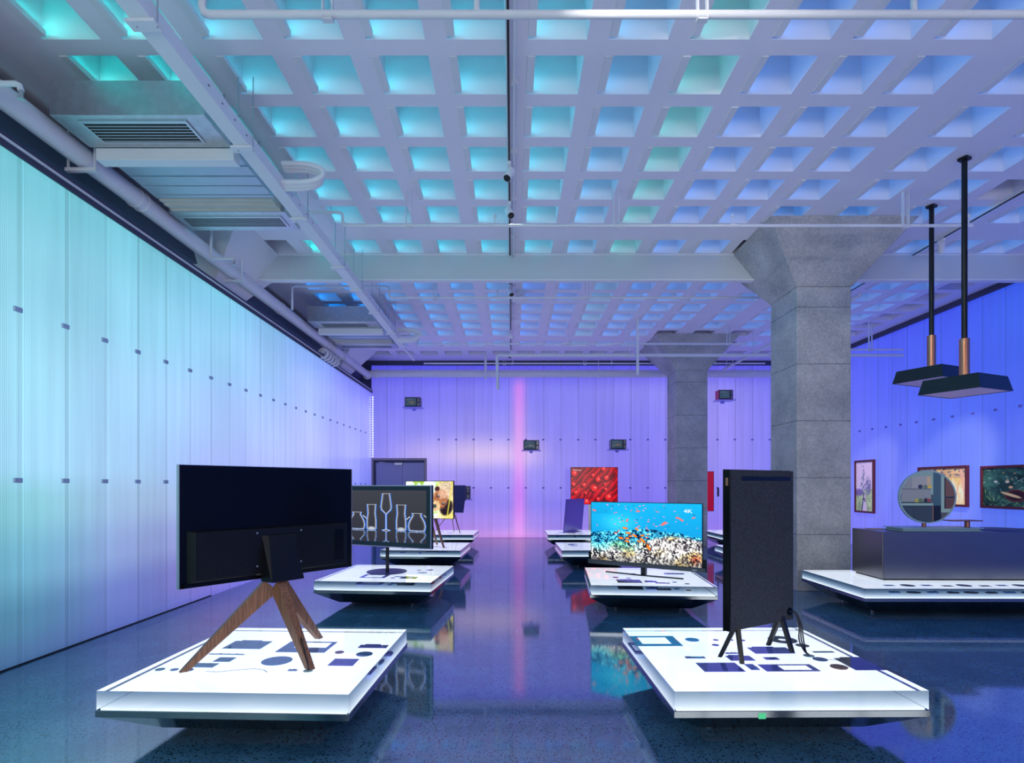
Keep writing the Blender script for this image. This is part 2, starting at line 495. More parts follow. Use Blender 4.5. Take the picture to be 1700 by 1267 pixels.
def glow_wall(name, p0, p1, z0, z1a, z1b, nx, nz, fn, m, thick=0.03):
    """vertical sheet wall from p0 to p1 (xy); top edge may slope from z1a to z1b; fn(s, z) colours, local X runs along the wall"""
    d = Vector((p1[0] - p0[0], p1[1] - p0[1])); Ln = d.length
    u, v = np.meshgrid(np.linspace(0, 1, nx), np.linspace(0, 1, nz)); u = u.ravel(); v = v.ravel()
    s = u * Ln; top = z1a + (z1b - z1a) * u; z = z0 + v * (top - z0)
    rgb = np.clip(fn(s, z), 0, 255) / 255.0
    rgb = np.where(rgb <= 0.04045, rgb / 12.92, ((rgb + 0.055) / 1.055) ** 2.4)
    co = np.stack([s, np.zeros_like(s), z], 1)
    i, j = np.meshgrid(np.arange(nx - 1), np.arange(nz - 1)); a = (j * nx + i).ravel()
    faces = np.stack([a, a + 1, a + nx + 1, a + nx], 1)
    me = bpy.data.meshes.new(name)
    me.vertices.add(len(co)); me.vertices.foreach_set('co', co.ravel())
    me.loops.add(faces.size); me.loops.foreach_set('vertex_index', faces.ravel())
    me.polygons.add(len(faces)); me.polygons.foreach_set('loop_start', np.arange(0, faces.size, 4)); me.polygons.foreach_set('loop_total', np.full(len(faces), 4))
    me.update(calc_edges=True)
    at = me.color_attributes.new('Picture', 'FLOAT_COLOR', 'POINT')
    at.data.foreach_set('color', np.concatenate([rgb, np.ones((len(rgb), 1))], 1).astype(np.float32).ravel())
    me.materials.append(m)
    o = bpy.data.objects.new(name, me); COL.objects.link(o)
    o.location = (p0[0], p0[1], 0); o.rotation_euler = (0, 0, math.atan2(d.y, d.x))
    md = o.modifiers.new('t', 'SOLIDIFY'); md.thickness = thick; md.offset = 0
    return struct(o)

# left wall : runs from the rear to the back, slightly splayed
LW0, LW1 = (-4.02, REAR), (-3.93, YB)
def lw(Y): return LW0[0] + (LW1[0] - LW0[0]) * (Y - REAR) / (YB - REAR)
lys = [-4, 4.5, 6, 7.6, 9.2, 11, 13.5, 16.1]
lzs = [0, .35, .8, 1.3, 1.65, 2.4, 3.3, 4.12]
ltab = [
 [(58,96,125),(66,104,150),(88,104,180),(112,108,205),(118,112,220),(124,112,230),(120,112,235),(112,110,235)],
 [(60,120,130),(74,130,160),(106,120,195),(150,124,205),(140,128,225),(138,128,235),(125,118,238),(115,115,235)],
 [(85,170,175),(104,172,196),(140,160,212),(156,156,225),(150,150,240),(148,148,246),(125,128,245),(110,122,240)],
 [(110,190,195),(130,198,208),(155,188,222),(160,178,236),(160,170,245),(160,170,250),(130,138,246),(112,124,242)],
 [(120,200,205),(158,214,240),(162,206,240),(165,188,246),(165,182,250),(168,182,252),(148,155,250),(132,138,248)],
 [(120,205,215),(158,222,240),(162,212,243),(165,202,247),(168,196,250),(174,188,252),(160,168,252),(150,152,250)],
 [(105,190,200),(140,210,226),(142,210,232),(148,208,240),(155,200,244),(160,186,250),(155,165,250),(148,150,250)],
 [(90,175,185),(112,196,208),(118,198,215),(124,200,226),(130,188,232),(132,172,240),(122,135,238),(112,112,232)]]
def left_fn(s, z):
    c = lerp_table(lys, lzs, ltab, s + REAR, z)
    n = 0.5 + 0.5 * np.sin(s * 2.1 + 1.3) * np.sin(z * 1.7 + s * 0.6)
    return c * (0.96 + 0.07 * n)[:, None]
M['poly_left'] = polycarb_mat('backlit polycarbonate left', 'X', 4.61 - REAR - 0.487 * 17 - 0.02, 1.03, pitch=0.4885)
wl = glow_wall('wall_left', LW0, LW1, 0.0, 4.14, 4.04, 130, 40, left_fn, M['poly_left'])

# back wall
M['poly_back'] = polycarb_mat('backlit polycarbonate back', 'X', 0.42, 0.92)
def back_fn(s, z):
    X = s + LW1[0]
    xs = [-3.93, -2.4, -1.0, 0.2, 1.4, 3.5, 5.5, 8.4]
    zs = [0, .4, 1.0, 1.7, 2.3, 3.1, 4.0, 4.92]
    tab = [
     [(180,140,245),(200,150,245),(215,160,245),(220,160,245),(190,150,248),(165,130,248),(180,140,250),(150,130,250)],
     [(165,135,248),(180,145,248),(185,150,250),(180,145,250),(165,145,250),(150,125,250),(160,135,252),(140,125,250)],
     [(150,135,248),(160,145,250),(155,140,250),(150,135,250),(145,135,250),(138,125,250),(150,140,252),(130,125,250)],
     [(150,138,250),(172,155,250),(165,150,250),(160,145,250),(145,135,250),(140,130,250),(160,150,254),(130,130,250)],
     [(148,142,250),(196,180,252),(228,204,250),(222,196,250),(150,140,250),(142,134,250),(165,155,254),(130,130,250)],
     [(140,138,250),(150,146,252),(160,152,252),(155,150,252),(146,140,252),(142,138,252),(168,158,254),(130,130,250)],
     [(126,124,250),(132,128,252),(140,136,252),(138,136,252),(142,140,252),(150,146,252),(160,155,254),(125,125,250)],
     [(84,84,238),(84,82,240),(88,84,240),(95,88,240),(92,88,242),(96,92,244),(100,96,246),(90,90,240)]]
    c = lerp_table(xs, zs, tab, X, z) * np.array((0.95, 0.93, 0.97))
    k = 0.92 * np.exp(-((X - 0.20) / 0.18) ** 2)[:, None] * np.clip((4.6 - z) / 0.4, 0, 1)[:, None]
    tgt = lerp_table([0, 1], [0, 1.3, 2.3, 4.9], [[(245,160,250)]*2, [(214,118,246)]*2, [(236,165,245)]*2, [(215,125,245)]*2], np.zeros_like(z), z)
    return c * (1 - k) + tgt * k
wb = glow_wall('wall_back', LW1, (XR, YB), 0.0, 4.86, 4.86, 160, 60, back_fn, M['poly_back'])

# right wall
M['poly_right'] = polycarb_mat('backlit polycarbonate right', 'X', 0.12, 0.9)
def right_fn(s, z):
    Y = s + REAR
    ys = [-4, 2, 6, 9.5, 11, 12.6, 14, 16.1]
    zs = [0, .8, 1.5, 2.6, 3.8, 4.92]
    tab = [
     [(45,70,190),(45,75,225),(60,95,240),(80,110,245),(110,115,248),(130,115,248),(140,120,248),(150,130,250)],
     [(50,80,205),(50,90,238),(70,110,245),(88,112,246),(118,125,250),(128,122,250),(140,124,250),(150,132,250)],
     [(50,85,215),(52,95,242),(66,108,246),(96,118,248),(102,118,248),(120,122,250),(132,124,250),(150,135,250)],
     [(48,80,210),(52,92,242),(58,96,246),(84,102,248),(88,108,248),(106,112,250),(118,116,250),(140,130,250)],
     [(40,70,200),(45,88,240),(52,98,246),(70,98,244),(78,92,244),(90,98,248),(104,104,250),(130,125,250)],
     [(35,60,190),(40,80,236),(52,98,246),(62,92,242),(70,84,240),(80,86,244),(92,94,246),(110,110,250)]]
    c = lerp_table(ys, zs, tab, Y, z)
    g = np.exp(-((Y - 10.4) / 0.5) ** 2 - ((z - 1.45) / 0.35) ** 2)[:, None] * 0.0
    return (c + g) * np.array((0.86, 0.98, 1.0))
wr = glow_wall('wall_right', (XR, REAR), (XR, YB), 0.0, 4.86, 4.86, 130, 40, right_fn, M['poly_right'])

# trims
t1 = MB(); t1.hexa([(LW0[0] - 0.05, REAR, 4.13), (LW0[0] + 0.035, REAR, 4.13), (LW1[0] + 0.035, YB, 4.03), (LW1[0] - 0.05, YB, 4.03)],
                   [(LW0[0] - 0.05, REAR, 4.25), (LW0[0] + 0.035, REAR, 4.25), (LW1[0] + 0.035, YB, 4.13), (LW1[0] - 0.05, YB, 4.13)])
struct(t1.build('trim_1', M['dark_wall'], bevel=0.004))
t2 = MB(); t2.hexa([(LW0[0] + 0.036, REAR, 4.185), (LW0[0] + 0.05, REAR, 4.185), (LW1[0] + 0.05, YB, 4.075), (LW1[0] + 0.036, YB, 4.075)],
                   [(LW0[0] + 0.036, REAR, 4.205), (LW0[0] + 0.05, REAR, 4.205), (LW1[0] + 0.05, YB, 4.093), (LW1[0] + 0.036, YB, 4.093)])
struct(t2.build('trim_2', M['white_paint']))
struct(MB().box(-4.55, -4.22, REAR, YB, 4.42, 4.80).build('trim_3', mat('shadow beam paint', (86, 92, 120), 0.6)))
struct(MB().box(XS, XR, YB - 0.10, YB - 0.02, 4.80, CEIL).build('trim_4', M['dark_wall']))
struct(MB().box(XR - 0.07, XR - 0.02, REAR, YB - 0.1, 4.82, CEIL).build('trim_5', M['dark_wall']))
struct(MB().box(lw(6) - 0.03, lw(6) + 0.022, REAR, YB, 0.0, 0.012).build('baseboard_left', M['black_metal']))

# clips of the sheet walls (parts of their walls)
def clips(wall, items, m, w_=0.075):
    me = None
    for s, z in items:
        if me is None:
            o = MB().box(-w_ / 2, w_ / 2, -0.012, 0.012, -0.02, 0.02).build('panel_clip', m, wall, bevel=0.004)
            me = o
        else:
            o = me.copy(); COL.objects.link(o); o.parent = wall
        o.location = (s, -0.02 if wall is not wb else -0.02, z)
clips(wl, [(4.61 + 0.4885 * k - REAR, z) for z in (2.86, 1.49) for k in range(-1, 23)], M['clip'])
clips(wb, [(0.42 + 0.487 * k, z) for z in (2.73, 1.38) for k in range(3, 25)], M['clip_violet'], 0.06)
for o in wb.children: o.location.y = -0.02
clips(wr, [(9.97 + 0.487 * k - REAR, 2.76) for k in range(-2, 11)], M['clip_violet'], 0.06)
for o in wr.children: o.location.y = 0.02

# door in the back-left corner
d = thing('door_1', None, None, (-3.15, YB - 0.03, 0)); d['kind'] = 'structure'
fr = MB(); fr.box(-0.77, -0.71, -0.06, 0.03, 0, 2.21); fr.box(0.71, 0.77, -0.06, 0.03, 0, 2.21); fr.box(-0.71, 0.71, -0.06, 0.03, 2.15, 2.21)
fr.build('door_frame', M['door_frame'], d, bevel=0.004)
MB().box(-0.64, 0.10, -0.025, 0.02, 0.01, 2.08).build('door_leaf', M['door'], d, bevel=0.003)
MB().box(0.106, 0.70, -0.025, 0.02, 0.01, 2.08).build('door_leaf', M['door'], d, bevel=0.003)
MB().box(-0.71, -0.64, -0.01, 0.02, 0.01, 2.15).box(-0.64, 0.71, -0.01, 0.02, 2.08, 2.15).build('door_stop', M['dark_wall'], d)
MB().box(-0.12, 0.10, -0.07, -0.026, 2.02, 2.08).tube([(-0.5, -0.05, 2.09), (-0.12, -0.05, 2.06)], 0.01, 8).build('door_closer', M['silver'], d)
MB().box(-0.55, -0.42, -0.05, -0.026, 2.085, 2.10).build('closer_arm', M['white_paint'], d)

# LED strip up the corner
ls = thing('led_strip', 'dotted white LED strip standing in the far left corner above the door', 'light strip', (LW1[0] + 0.05, YB - 0.05, 2.23))
MB().box(-0.012, 0.012, -0.006, 0.006, 0, 1.72).build('strip_tape', M['white_paint'], ls)
dot = MB().box(-0.011, 0.011, -0.016, -0.0065, 0.0, 0.022).build('led_dot', M['white_emit'], ls)
dot.location = (0, 0, 0.02)
for k in range(1, 26):
    dd = dot.copy(); COL.objects.link(dd); dd.parent = ls; dd.location = (0, 0, 0.02 + k * 0.066)

# ------------------------------------------------------------------ columns with flared capitals
def column(X, Yf, label, m, hw=0.372, dep=0.80, zt=2.725 + EYE, top=0.965, flare_y=0.50):
    t = thing('column', label, 'column', (X, Yf + dep / 2, 0))
    h = dep / 2
    MB().box(-hw, hw, -h, h, 0, zt).build('shaft', m, t, bevel=0.012)
    MB().hexa([(-hw - .004, -h - .004, zt), (hw + .004, -h - .004, zt), (hw + .004, h + .004, zt), (-hw - .004, h + .004, zt)],
              [(-top, -h - flare_y, CEIL - 0.001), (top, -h - flare_y, CEIL - 0.001), (top, h + flare_y, CEIL - 0.001), (-top, h + flare_y, CEIL - 0.001)]).build('capital', M['concrete_capital'] if m == M['concrete'] else m, t, bevel=0.01)
    return t
column(4.278, 7.886, 'nearest bare concrete column with wide flared capital, beside the kitchen island', M['concrete'])
column(4.26, 13.62, 'farther bare concrete column with flared capital, standing before the back wall', M['concrete'])
column(-4.47, 7.886, 'white painted column capital above the left wall panels, at the end of the membrane beam', M['white_paint'])
column(-4.47, 13.62, 'white painted column capital high in the far left corner behind the duct', M['white_paint'])

# ------------------------------------------------------------------ membrane beam between columns
c = thing('ceiling_beam', 'broad white membrane-wrapped beam crossing the ceiling between the near columns', 'beam', (0, 8.62, CEIL - 0.40))
bm_ = MB(); N = 40
xl, xr = -3.86, XR - 0.03
for k in range(N):
    a = xl + (xr - xl) * k / N; b2 = xl + (xr - xl) * (k + 1) / N
    bm_.box(a, b2, 0.0, 0.09, 0.02, 0.398)
bmesh.ops.remove_doubles(bm_.bm, verts=bm_.bm.verts, dist=1e-5)
bm_.build('membrane', M['curtain'], c)
MB().box(xl, xr, -0.012, 0.10, 0.0, 0.02).build('lower_rail', M['white_paint'], c, bevel=0.003)
MB().box(xl, xr, -0.008, 0.0, 0.375, 0.398).build('upper_rail', M['white_paint'], c)

# ------------------------------------------------------------------ LED bars in the coffers
def led_mat(name, rgb, es):
    return mat(name, rgb, 0.5, emit=rgb, es=es)
LEDS = {
 'teal':  ((10, 222, 208), 17), 'cyan': ((40, 206, 222), 13), 'sky': ((60, 182, 226), 12),
 'mint':  ((60, 212, 198), 11), 'blue': ((55, 145, 228), 14), 'azure': ((10, 145, 235), 15)}
LEDS['far_cyan'] = ((50, 160, 232), 11); LEDS['far_sky'] = ((60, 140, 236), 12); LEDS['far_mint'] = ((80, 175, 220), 10)
LM = {k: led_mat('led ' + k, *v) for k, v in LEDS.items()}
TXT = {
 'teal': ('slim white LED bar in a teal lit ceiling coffer near the left ducts', 'teal coffer lights at the left'),
 'cyan': ('slim LED bar in a cyan ceiling coffer before the membrane beam, by the light track', 'cyan coffer lights by the near track'),
 'far_cyan': ('slim LED bar in a pale blue ceiling coffer beyond the beam, left of centre track', 'pale blue coffer lights left of the far track'),
 'far_sky': ('slim LED bar in a pale blue ceiling coffer beyond the beam, right of centre track', 'pale blue coffer lights right of the far track'),
 'sky': ('slim LED bar in the sky blue coffer run left of the mint run', 'sky blue coffer lights'),
 'mint': ('slim LED bar in the single mint green run of ceiling coffers before the beam', 'mint green coffer lights'),
 'far_mint': ('slim LED bar in the pale green ceiling coffer run beyond the membrane beam', 'pale green coffer lights'),
 'blue': ('slim LED bar in a blue lit ceiling coffer toward the right wall', 'blue coffer lights at the right'),
 'azure': ('slim LED bar in a deep blue ceiling coffer beyond the membrane beam', 'deep blue coffer lights beyond the beam')}
proto = {}
def coffer_light(x, yf, key):
    if key not in proto:
        # channel with a lip facing the coffer, LED tape on its inner slope
        ch = MB()
        ch.box(0.0, 0.012, 0, CW - 0.05, -0.014, 0.075)
        ch.box(0.012, 0.062, 0, CW - 0.05, -0.014, 0.0)
        ch.box(0.054, 0.062, 0, CW - 0.05, 0.0, 0.030)
        ch.box(0.0, 0.062, -0.004, 0.0, -0.014, 0.035).box(0.0, 0.062, CW - 0.05, CW - 0.046, -0.014, 0.035)
        if 'mesh' in proto:
            c_ = bpy.data.objects.new('coffer_light', proto['mesh']); COL.objects.link(c_); ch.bm.free()
        else:
            c_ = ch.build('coffer_light', M['white_paint']); proto['mesh'] = c_.data
        s_ = MB().box(0.0125, 0.020, 0.004, CW - 0.054, 0.030, 0.062).build('led_strip', LM[key], c_)
        proto[key] = c_
        o = c_
    else:
        o = copy_tree(proto[key])
    o.location = (x + 0.001, yf - CW + 0.006, CEIL + 0.006)
    tag(o, TXT[key][0], 'ceiling light', TXT[key][1])
    return o
for i, x in enumerate(cx[:17]):
    for yf in cyf:
        if yf < 3.8: continue
        if yf > 15: continue
        if i >= 14 and yf < 7: continue
        if 3.2 < x < 5.3 and (abs(yf - 8.594) < 0.3 or abs(yf - 14.33) < 0.3 or (abs(yf - 13.342) < .1)): continue
        if i == 0 and (abs(yf - 8.594) < .3 or abs(yf-14.33) < .3): continue
        far = yf > 9
        if i <= 1: k = 'azure' if far else 'teal'
        elif i <= 5: k = 'cyan' if not far else 'far_cyan'
        elif i == 6: k = 'cyan' if not far else 'far_sky'
        elif i == 7: k = 'sky' if not far else 'far_sky'
        elif i == 8: k = 'mint' if not far else 'far_mint'
        else: k = 'blue'
        coffer_light(x, yf, k)

# ------------------------------------------------------------------ ceiling services
def fan_coil(Y0, label):
    t = thing('fan_coil_unit', label, 'ventilation unit', (-3.1, Y0, EYE + 2.96))
    g = M['galv']
    MB().box(-0.60, 0.64, 0, 0.44, 0, 0.28).build('return_plenum', g, t, bevel=0.003)
    for (a, b2, nm) in ((0.06, 0.36, 'return_grille'), (1.72, 1.98, 'supply_grille')):
        gr = MB(); x0, x1 = (-0.42, 0.46)
        if nm == 'supply_grille': x0, x1 = -0.56, 0.56
        gr.box(x0, x1, a, a + 0.02, -0.012, 0.0).box(x0, x1, b2 - 0.02, b2, -0.012, 0.0).box(x0, x0 + 0.02, a + .02, b2 - .02, -0.012, 0).box(x1 - 0.02, x1, a + .02, b2 - .02, -0.012, 0)
        n = 7
        for k in range(n):
            y = a + 0.03 + (b2 - a - 0.06) * k / (n - 1)
            gr.box(x0 + 0.02, x1 - 0.02, y - 0.004, y + 0.004, -0.010, -0.002)
        go = gr.build(nm, M['aluminium'], t)
        MB().box(x0 + 0.02, x1 - 0.02, a + 0.02, b2 - 0.02, -0.0018, -0.0006).build('grille_back', M['vent_dark'], go)
    MB().box(-0.55, 0.66, 0.445, 0.56, -0.105, -0.001).build('support_channel', M['white_paint'], t, bevel=0.004)
    body = MB(); body.box(-0.60, 0.62, 0.56, 1.40, 0.03, 0.30)
    for k in range(5): body.box(-0.60, 0.62, 0.60 + k * 0.18, 0.612 + k * 0.18, 0.022, 0.03)
    body.build('casing', mat('casing ' + label[:9], (178, 192, 205), 0.35, metal=0.4, noise=0.08), t, bevel=0.004)
    cv = MB(); ny = 6
    for k in range(ny):
        y0 = 1.40 + 0.23 * k / ny; y1 = 1.40 + 0.23 * (k + 1) / ny
        o_ = 0.008 * math.sin(k * 2.1)
        cv.box(-0.58, 0.60, y0, y1, 0.015 + o_, 0.26)
    cv.build('canvas_collar', mat('canvas ' + label[:9], (205, 200, 190), 0.9, noise=0.1, nscale=4), t)
    MB().box(-0.62, 0.64, 1.63, 2.08, 0.0, 0.30).build('supply_plenum', g, t, bevel=0.003)
    for x in (-0.4, 0.55):
        for y in (0.5, 1.2):
            MB().tube([(x, y, 0.10), (x, y, CEIL - EYE - 2.96)], 0.006, 6).build('hanger_rod', M['galv'], t)
    return t
fan_coil(4.60, 'nearer galvanised fan coil duct unit with louvred grilles hung at upper left')
fan_coil(10.39, 'farther galvanised fan coil duct unit beyond the membrane beam at left')

# trunking run
t = thing('cable_trunking', 'white square cable trunking running away below the ceiling beside the ducts', 'cable trunking', (-2.285, 3.0, EYE + 2.87))
MB().box(-0.065, 0.065, -1.5, 8.95, 0, 0.12).build('trunking_body', M['white_paint'], t, bevel=0.004)
MB().box(-0.025, 0.025, 8.95, 10.4, 0.03, 0.06).build('end_rail', M['pipe'], t)
for Y in (3.57, 4.89, 6.2, 7.57, 8.46, 9.55, 10.86):
    MB().box(-0.092, 0.092, Y - 3 - 0.045, Y - 3 + 0.045, -0.022, -0.001).build('coupler_bracket', M['pipe'], t, bevel=0.003)
    for x in (-0.042, 0.085):
        MB().tube([(x, Y - 3, -0.03), (x, Y - 3, CEIL - EYE - 2.87)], 0.005, 6).build('hanger_rod', M['galv'], t)
# slotted side face
sl = MB()
for k in range(40):
    y = 0.4 + k * 0.2
    if (k // 4) % 2: sl.box(0.065, 0.0665, y, y + 0.022, 0.054, 0.064)
sl.build('side_slots', M['vent_dark'], t)

# flexible insulated loops
def loops(X, Y, Z, n, label, s=1.0):
    t = thing('insulated_pipe_loop', label, 'pipe loop', (X, Y, Z))
    for k in range(n):
        pts = []
        for a in range(0, 19):
            th = math.pi * (a / 18.0)
            pts.append((s * (0.02 + (0.20 + .02 * k) * math.sin(th)), -0.035 * k * s, s * (0.09 * math.cos(th) + 0.012 * k)))
        pts = [(-0.139 * s, -0.035 * k * s, s * (0.09 + 0.012 * k))] + pts + [(-0.139 * s, -0.035 * k * s, s * (-0.09 + 0.012 * k))]
        MB().tube(pts, 0.026 * s, 8).build('hose', M['pipe'], t, smooth=True)
    return t
loops(-2.08, 5.62, EYE + 2.99, 3, 'bundle of white insulated pipes looping out of the trunking, nearer one')
lp = loops(-2.06, 11.2, EYE + 2.90, 3, 'bundle of white insulated pipes looping off the far end of the trunking', 1.1)

# big drain pipe at the left
t = thing('drain_pipe', 'thick white drain pipe running along above the left wall panels', 'pipe', (-3.875, 3.0, EYE + 2.96))
MB().tube([(0, -6, 0), (0, 12.41, 0)], 0.093, 20).build('pipe_body', M['pipe'], t, smooth=True)
for y in (2.9, 3.0, 6.6, 8.9, 9.05, 9.2, 9.35):
    MB().tube([(0, y, 0), (0, y + 0.03, 0)], 0.102, 20).build('coupling', M['pipe'], t, smooth=True)
MB().tube([(0, 12.37, 0), (0, 12.42, 0)], 0.12, 20).build('flange', M['pipe'], t)
for Y in (2.18, 5.0, 9.9):
    MB().box(-0.14, 0.14, Y - 0.02, Y + 0.02, -0.135, -0.105).build('bracket', M['pipe'], t)
    for x in (-0.12, 0.12):
        MB().tube([(x, Y, -0.12), (x, Y, CEIL - EYE - 2.96)], 0.012, 8).build('hanger_rod', M['pipe'], t)
t = thing('drain_pipe', 'thick white pipe crossing horizontally in front of the top of the back wall', 'pipe', (-3.7, 15.55, EYE + 3.02))
MB().tube([(-0.1, 0, 0), (12.0, 0, 0)], 0.10, 20).build('pipe_body', M['pipe'], t, smooth=True)
MB().tube([(0.02, 0, 0), (0.07, 0, 0)], 0.125, 20).build('flange', M['pipe'], t)
for x in (6.02, 9.65, 10.1): MB().tube([(x, 0, 0), (x + 0.05, 0, 0)], 0.112, 20).build('clamp', M['pipe'], t)
for x in (3.0, 6.04, 9.67): MB().tube([(x, 0, 0.11), (x, 0, CEIL - EYE - 3.02)], 0.008, 6).build('hanger_rod', M['pipe'], t)

# valve cluster on the pipe
t = thing('valve_cluster', 'cluster of white valves clamped under the thick pipe in the far left corner', 'valves', (-3.875, 12.2, EYE + 2.71))
for k in range(5):
    mb = MB(); y = k * 0.19 - 0.4
    pts = [(0.09 * math.cos(a), y, 0.09 * math.sin(a)) for a in [i * math.pi / 8 for i in range(17)]]
    mb.tube(pts, 0.03, 8); mb.box(-0.03, 0.03, y - 0.04, y + 0.04, 0.0, 0.09)
    mb.build('valve', M['pipe'], t, smooth=True)

# sprinkler branch lines
def sprinkler_pipe(name_label, Y, h, x0, x1, r, left_elbow=None, heads=(), hangers=(), up=(), down=()):
    t = thing('sprinkler_pipe', name_label, 'pipe', (x0, Y, EYE + h))
    mb = MB(); pts = [(0, 0, 0), (x1 - x0, 0, 0)]
    if left_elbow:
        pts = left_elbow + pts[1:] if False else [Vector(p) for p in left_elbow] + [Vector((x1 - x0, 0, 0))]
    mb.tube(pts, r, 12).build('pipe_body', M['pipe'], t, smooth=True)
    top = CEIL - EYE - h
    for x in heads:
        q = MB(); X = x - x0
        q.tube([(X, 0, 0), (X, 0, 0.10)], r * 0.45, 8).tube([(X - r * 2.0, 0, 0), (X + r * 2.0, 0, 0)], r * 1.25, 10)
        q.tube([(X, 0, 0.10), (X, 0, 0.13)], r * 0.9, 8)
        q.build('sprinkler_head', M['pipe'], t)
    for x in hangers:
        X = x - x0; q = MB()
        q.box(X - 0.035, X - 0.027, -0.02, 0.02, -r - 0.01, top).box(X + 0.027, X + 0.035, -0.02, 0.02, -r - 0.01, top).box(X - 0.035, X + 0.035, -0.02, 0.02, -r - 0.016, -r - 0.006)
        q.build('hanger_bracket', M['pipe'], t)
    for x in up:
        X = x - x0
        MB().tube([(X, 0, 0), (X, 0, top)], r * 0.8, 10).build('riser', M['pipe'], t, smooth=True)
    return t
# A nearest, thick
sprinkler_pipe('nearest and thickest white sprinkler pipe crossing the top of the picture', 3.75, 3.07, -2.02, 4.9, 0.026,
               left_elbow=[(0, 0, 0.32), (0, 0, 0.05), (0.015, 0, 0.012), (0.05, 0, 0)], up=(-0.23, 2.62), hangers=(-1.2, 1.24))
# B before the membrane beam
sprinkler_pipe('white sprinkler pipe crossing in front of the nearer membrane beam, second from the camera', 6.80, 3.07, -2.0, 5.42, 0.018,
               left_elbow=[(-0.42, 0, 0.16), (-0.05, 0, 0.16), (-0.012, 0, 0.145), (0, 0, 0.11), (0, 0, 0.05), (0.012, 0, 0.01), (0.05, 0, 0)],
               heads=(-0.2, 2.61, 5.40), hangers=(-1.225, 1.23, 4.65))
# C after the beam
sprinkler_pipe('white sprinkler pipe just beyond the membrane beam, third from the camera', 9.5, 3.10, -2.03, 4.2, 0.020,
               left_elbow=[(-1.6, 0, -0.20), (-1.6, 0, 0.17), (-1.55, 0, 0.19), (-0.05, 0, 0.19), (0, 0, 0.17), (0, 0, 0.03), (0.03, 0, 0)],
               heads=(-0.24, 2.66), hangers=(-1.27, 1.24))
# D, E
sprinkler_pipe('white sprinkler pipe crossing before the farther column capital, upper one of the pair', 12.5, 3.075, -2.05, 5.1, 0.022,
               left_elbow=[(-0.5, 0, 0.18), (-0.05, 0, 0.18), (0, 0, 0.15), (0, 0, 0.03), (0.03, 0, 0)],
               heads=(-0.17, 2.64), hangers=(-1.3, 1.2, 4.7))
sprinkler_pipe('white pipe crossing low before the farther column capital, turning down at its left end', 12.2, 2.76, -0.32, 8.3, 0.034,
               left_elbow=[(0.02, 0, -0.72), (0, 0, -0.06), (0.02, 0, -0.01), (0.07, 0, 0)], hangers=(2.45,), up=())
sprinkler_pipe('slim white pipe close to the ceiling edge before the back wall', 15.0, 3.18, -2.3, 6.6, 0.02, heads=(0.02, 2.6, 5.3), hangers=(-0.2, 1.9))
sprinkler_pipe('short white pipe ending before the right wall, beside the concrete column', 12.2, 2.88, 6.0, 8.3, 0.02, hangers=(7.6,))

def stub(label, X, Y, h, pts, r=0.02):
    t = thing('sprinkler_drop', label, 'pipe', (X, Y, EYE + h))
    MB().tube(pts, r, 12).build('pipe_body', M['pipe'], t, smooth=True)
    e = Vector(pts[-1]); MB().tube([e, e - Vector((0, 0, 0.05))], r * 0.7, 10).tube([e - Vector((0, 0, 0.05)), e - Vector((0, 0, 0.06))], r * 1.3, 10).build('sprinkler_head', M['silver'], t)
stub('short white pipe elbow poking in at the left edge above the thick drain pipe', -3.97, 4.06, 2.835, [(0, 0, 0), (0.47, 0, 0), (0.495, 0, -0.012), (0.505, 0, -0.05)])
stub('thin white pipe dropping below the nearer duct unit and bending right', -3.74, 7.15, 2.82, [(0, 0, 2.10 - 0.001), (0, 0, 0.02), (0.02, 0, 0), (0.27, 0, 0), (0.29, 0, -0.02)] if False else [(0, 0, CEIL - EYE - 2.82), (0, 0, 0.02), (0.02, 0, 0), (0.27, 0, 0), (0.29, 0, -0.02)], 0.018)
t = thing('hanger_post', 'white post hanging before the top of the back wall, left of the bent pipe', 'post', (-0.70, 15.2, EYE + 2.80))
MB().box(-0.03, 0.03, -0.02, 0.02, 0, CEIL - EYE - 2.80).build('post', M['pipe'], t)
t = thing('hanger_post', 'white post hanging in front of the left side of the farther column capital', 'post', (2.62, 12.0, EYE + 2.30))
MB().box(-0.025, 0.025, -0.02, 0.02, 0, CEIL - EYE - 2.30).build('post', M['pipe'], t)
# pipes running in depth
t = thing('sloping_pipe', 'white pipe running away from the camera beside the farther column at right', 'pipe', (5.45, 9.0, EYE + 2.98))
MB().tube([(0, 0, 0), (0, 5.8, 0)], 0.03, 12).build('pipe_body', M['pipe'], t, smooth=True)
for y in (1.5, 4.0, 5.6): MB().tube([(0, y, 0), (0, y, CEIL - EYE - 2.98)], 0.008, 6).build('hanger_rod', M['pipe'], t)

# centre conduit and light track
t = thing('conduit', 'thin white conduit running away down the middle of the ceiling', 'conduit', (0.022, 0.5, CEIL - 0.045))
MB().tube([(0, 0, 0), (0, 11.5, 0)], 0.014, 10).build('conduit_body', M['pipe'], t, smooth=True)
for k in range(12): MB().box(-0.03, 0.03, 0.4 + k, 0.43 + k, -0.005, 0.044).build('saddle_clip', M['pipe'], t)

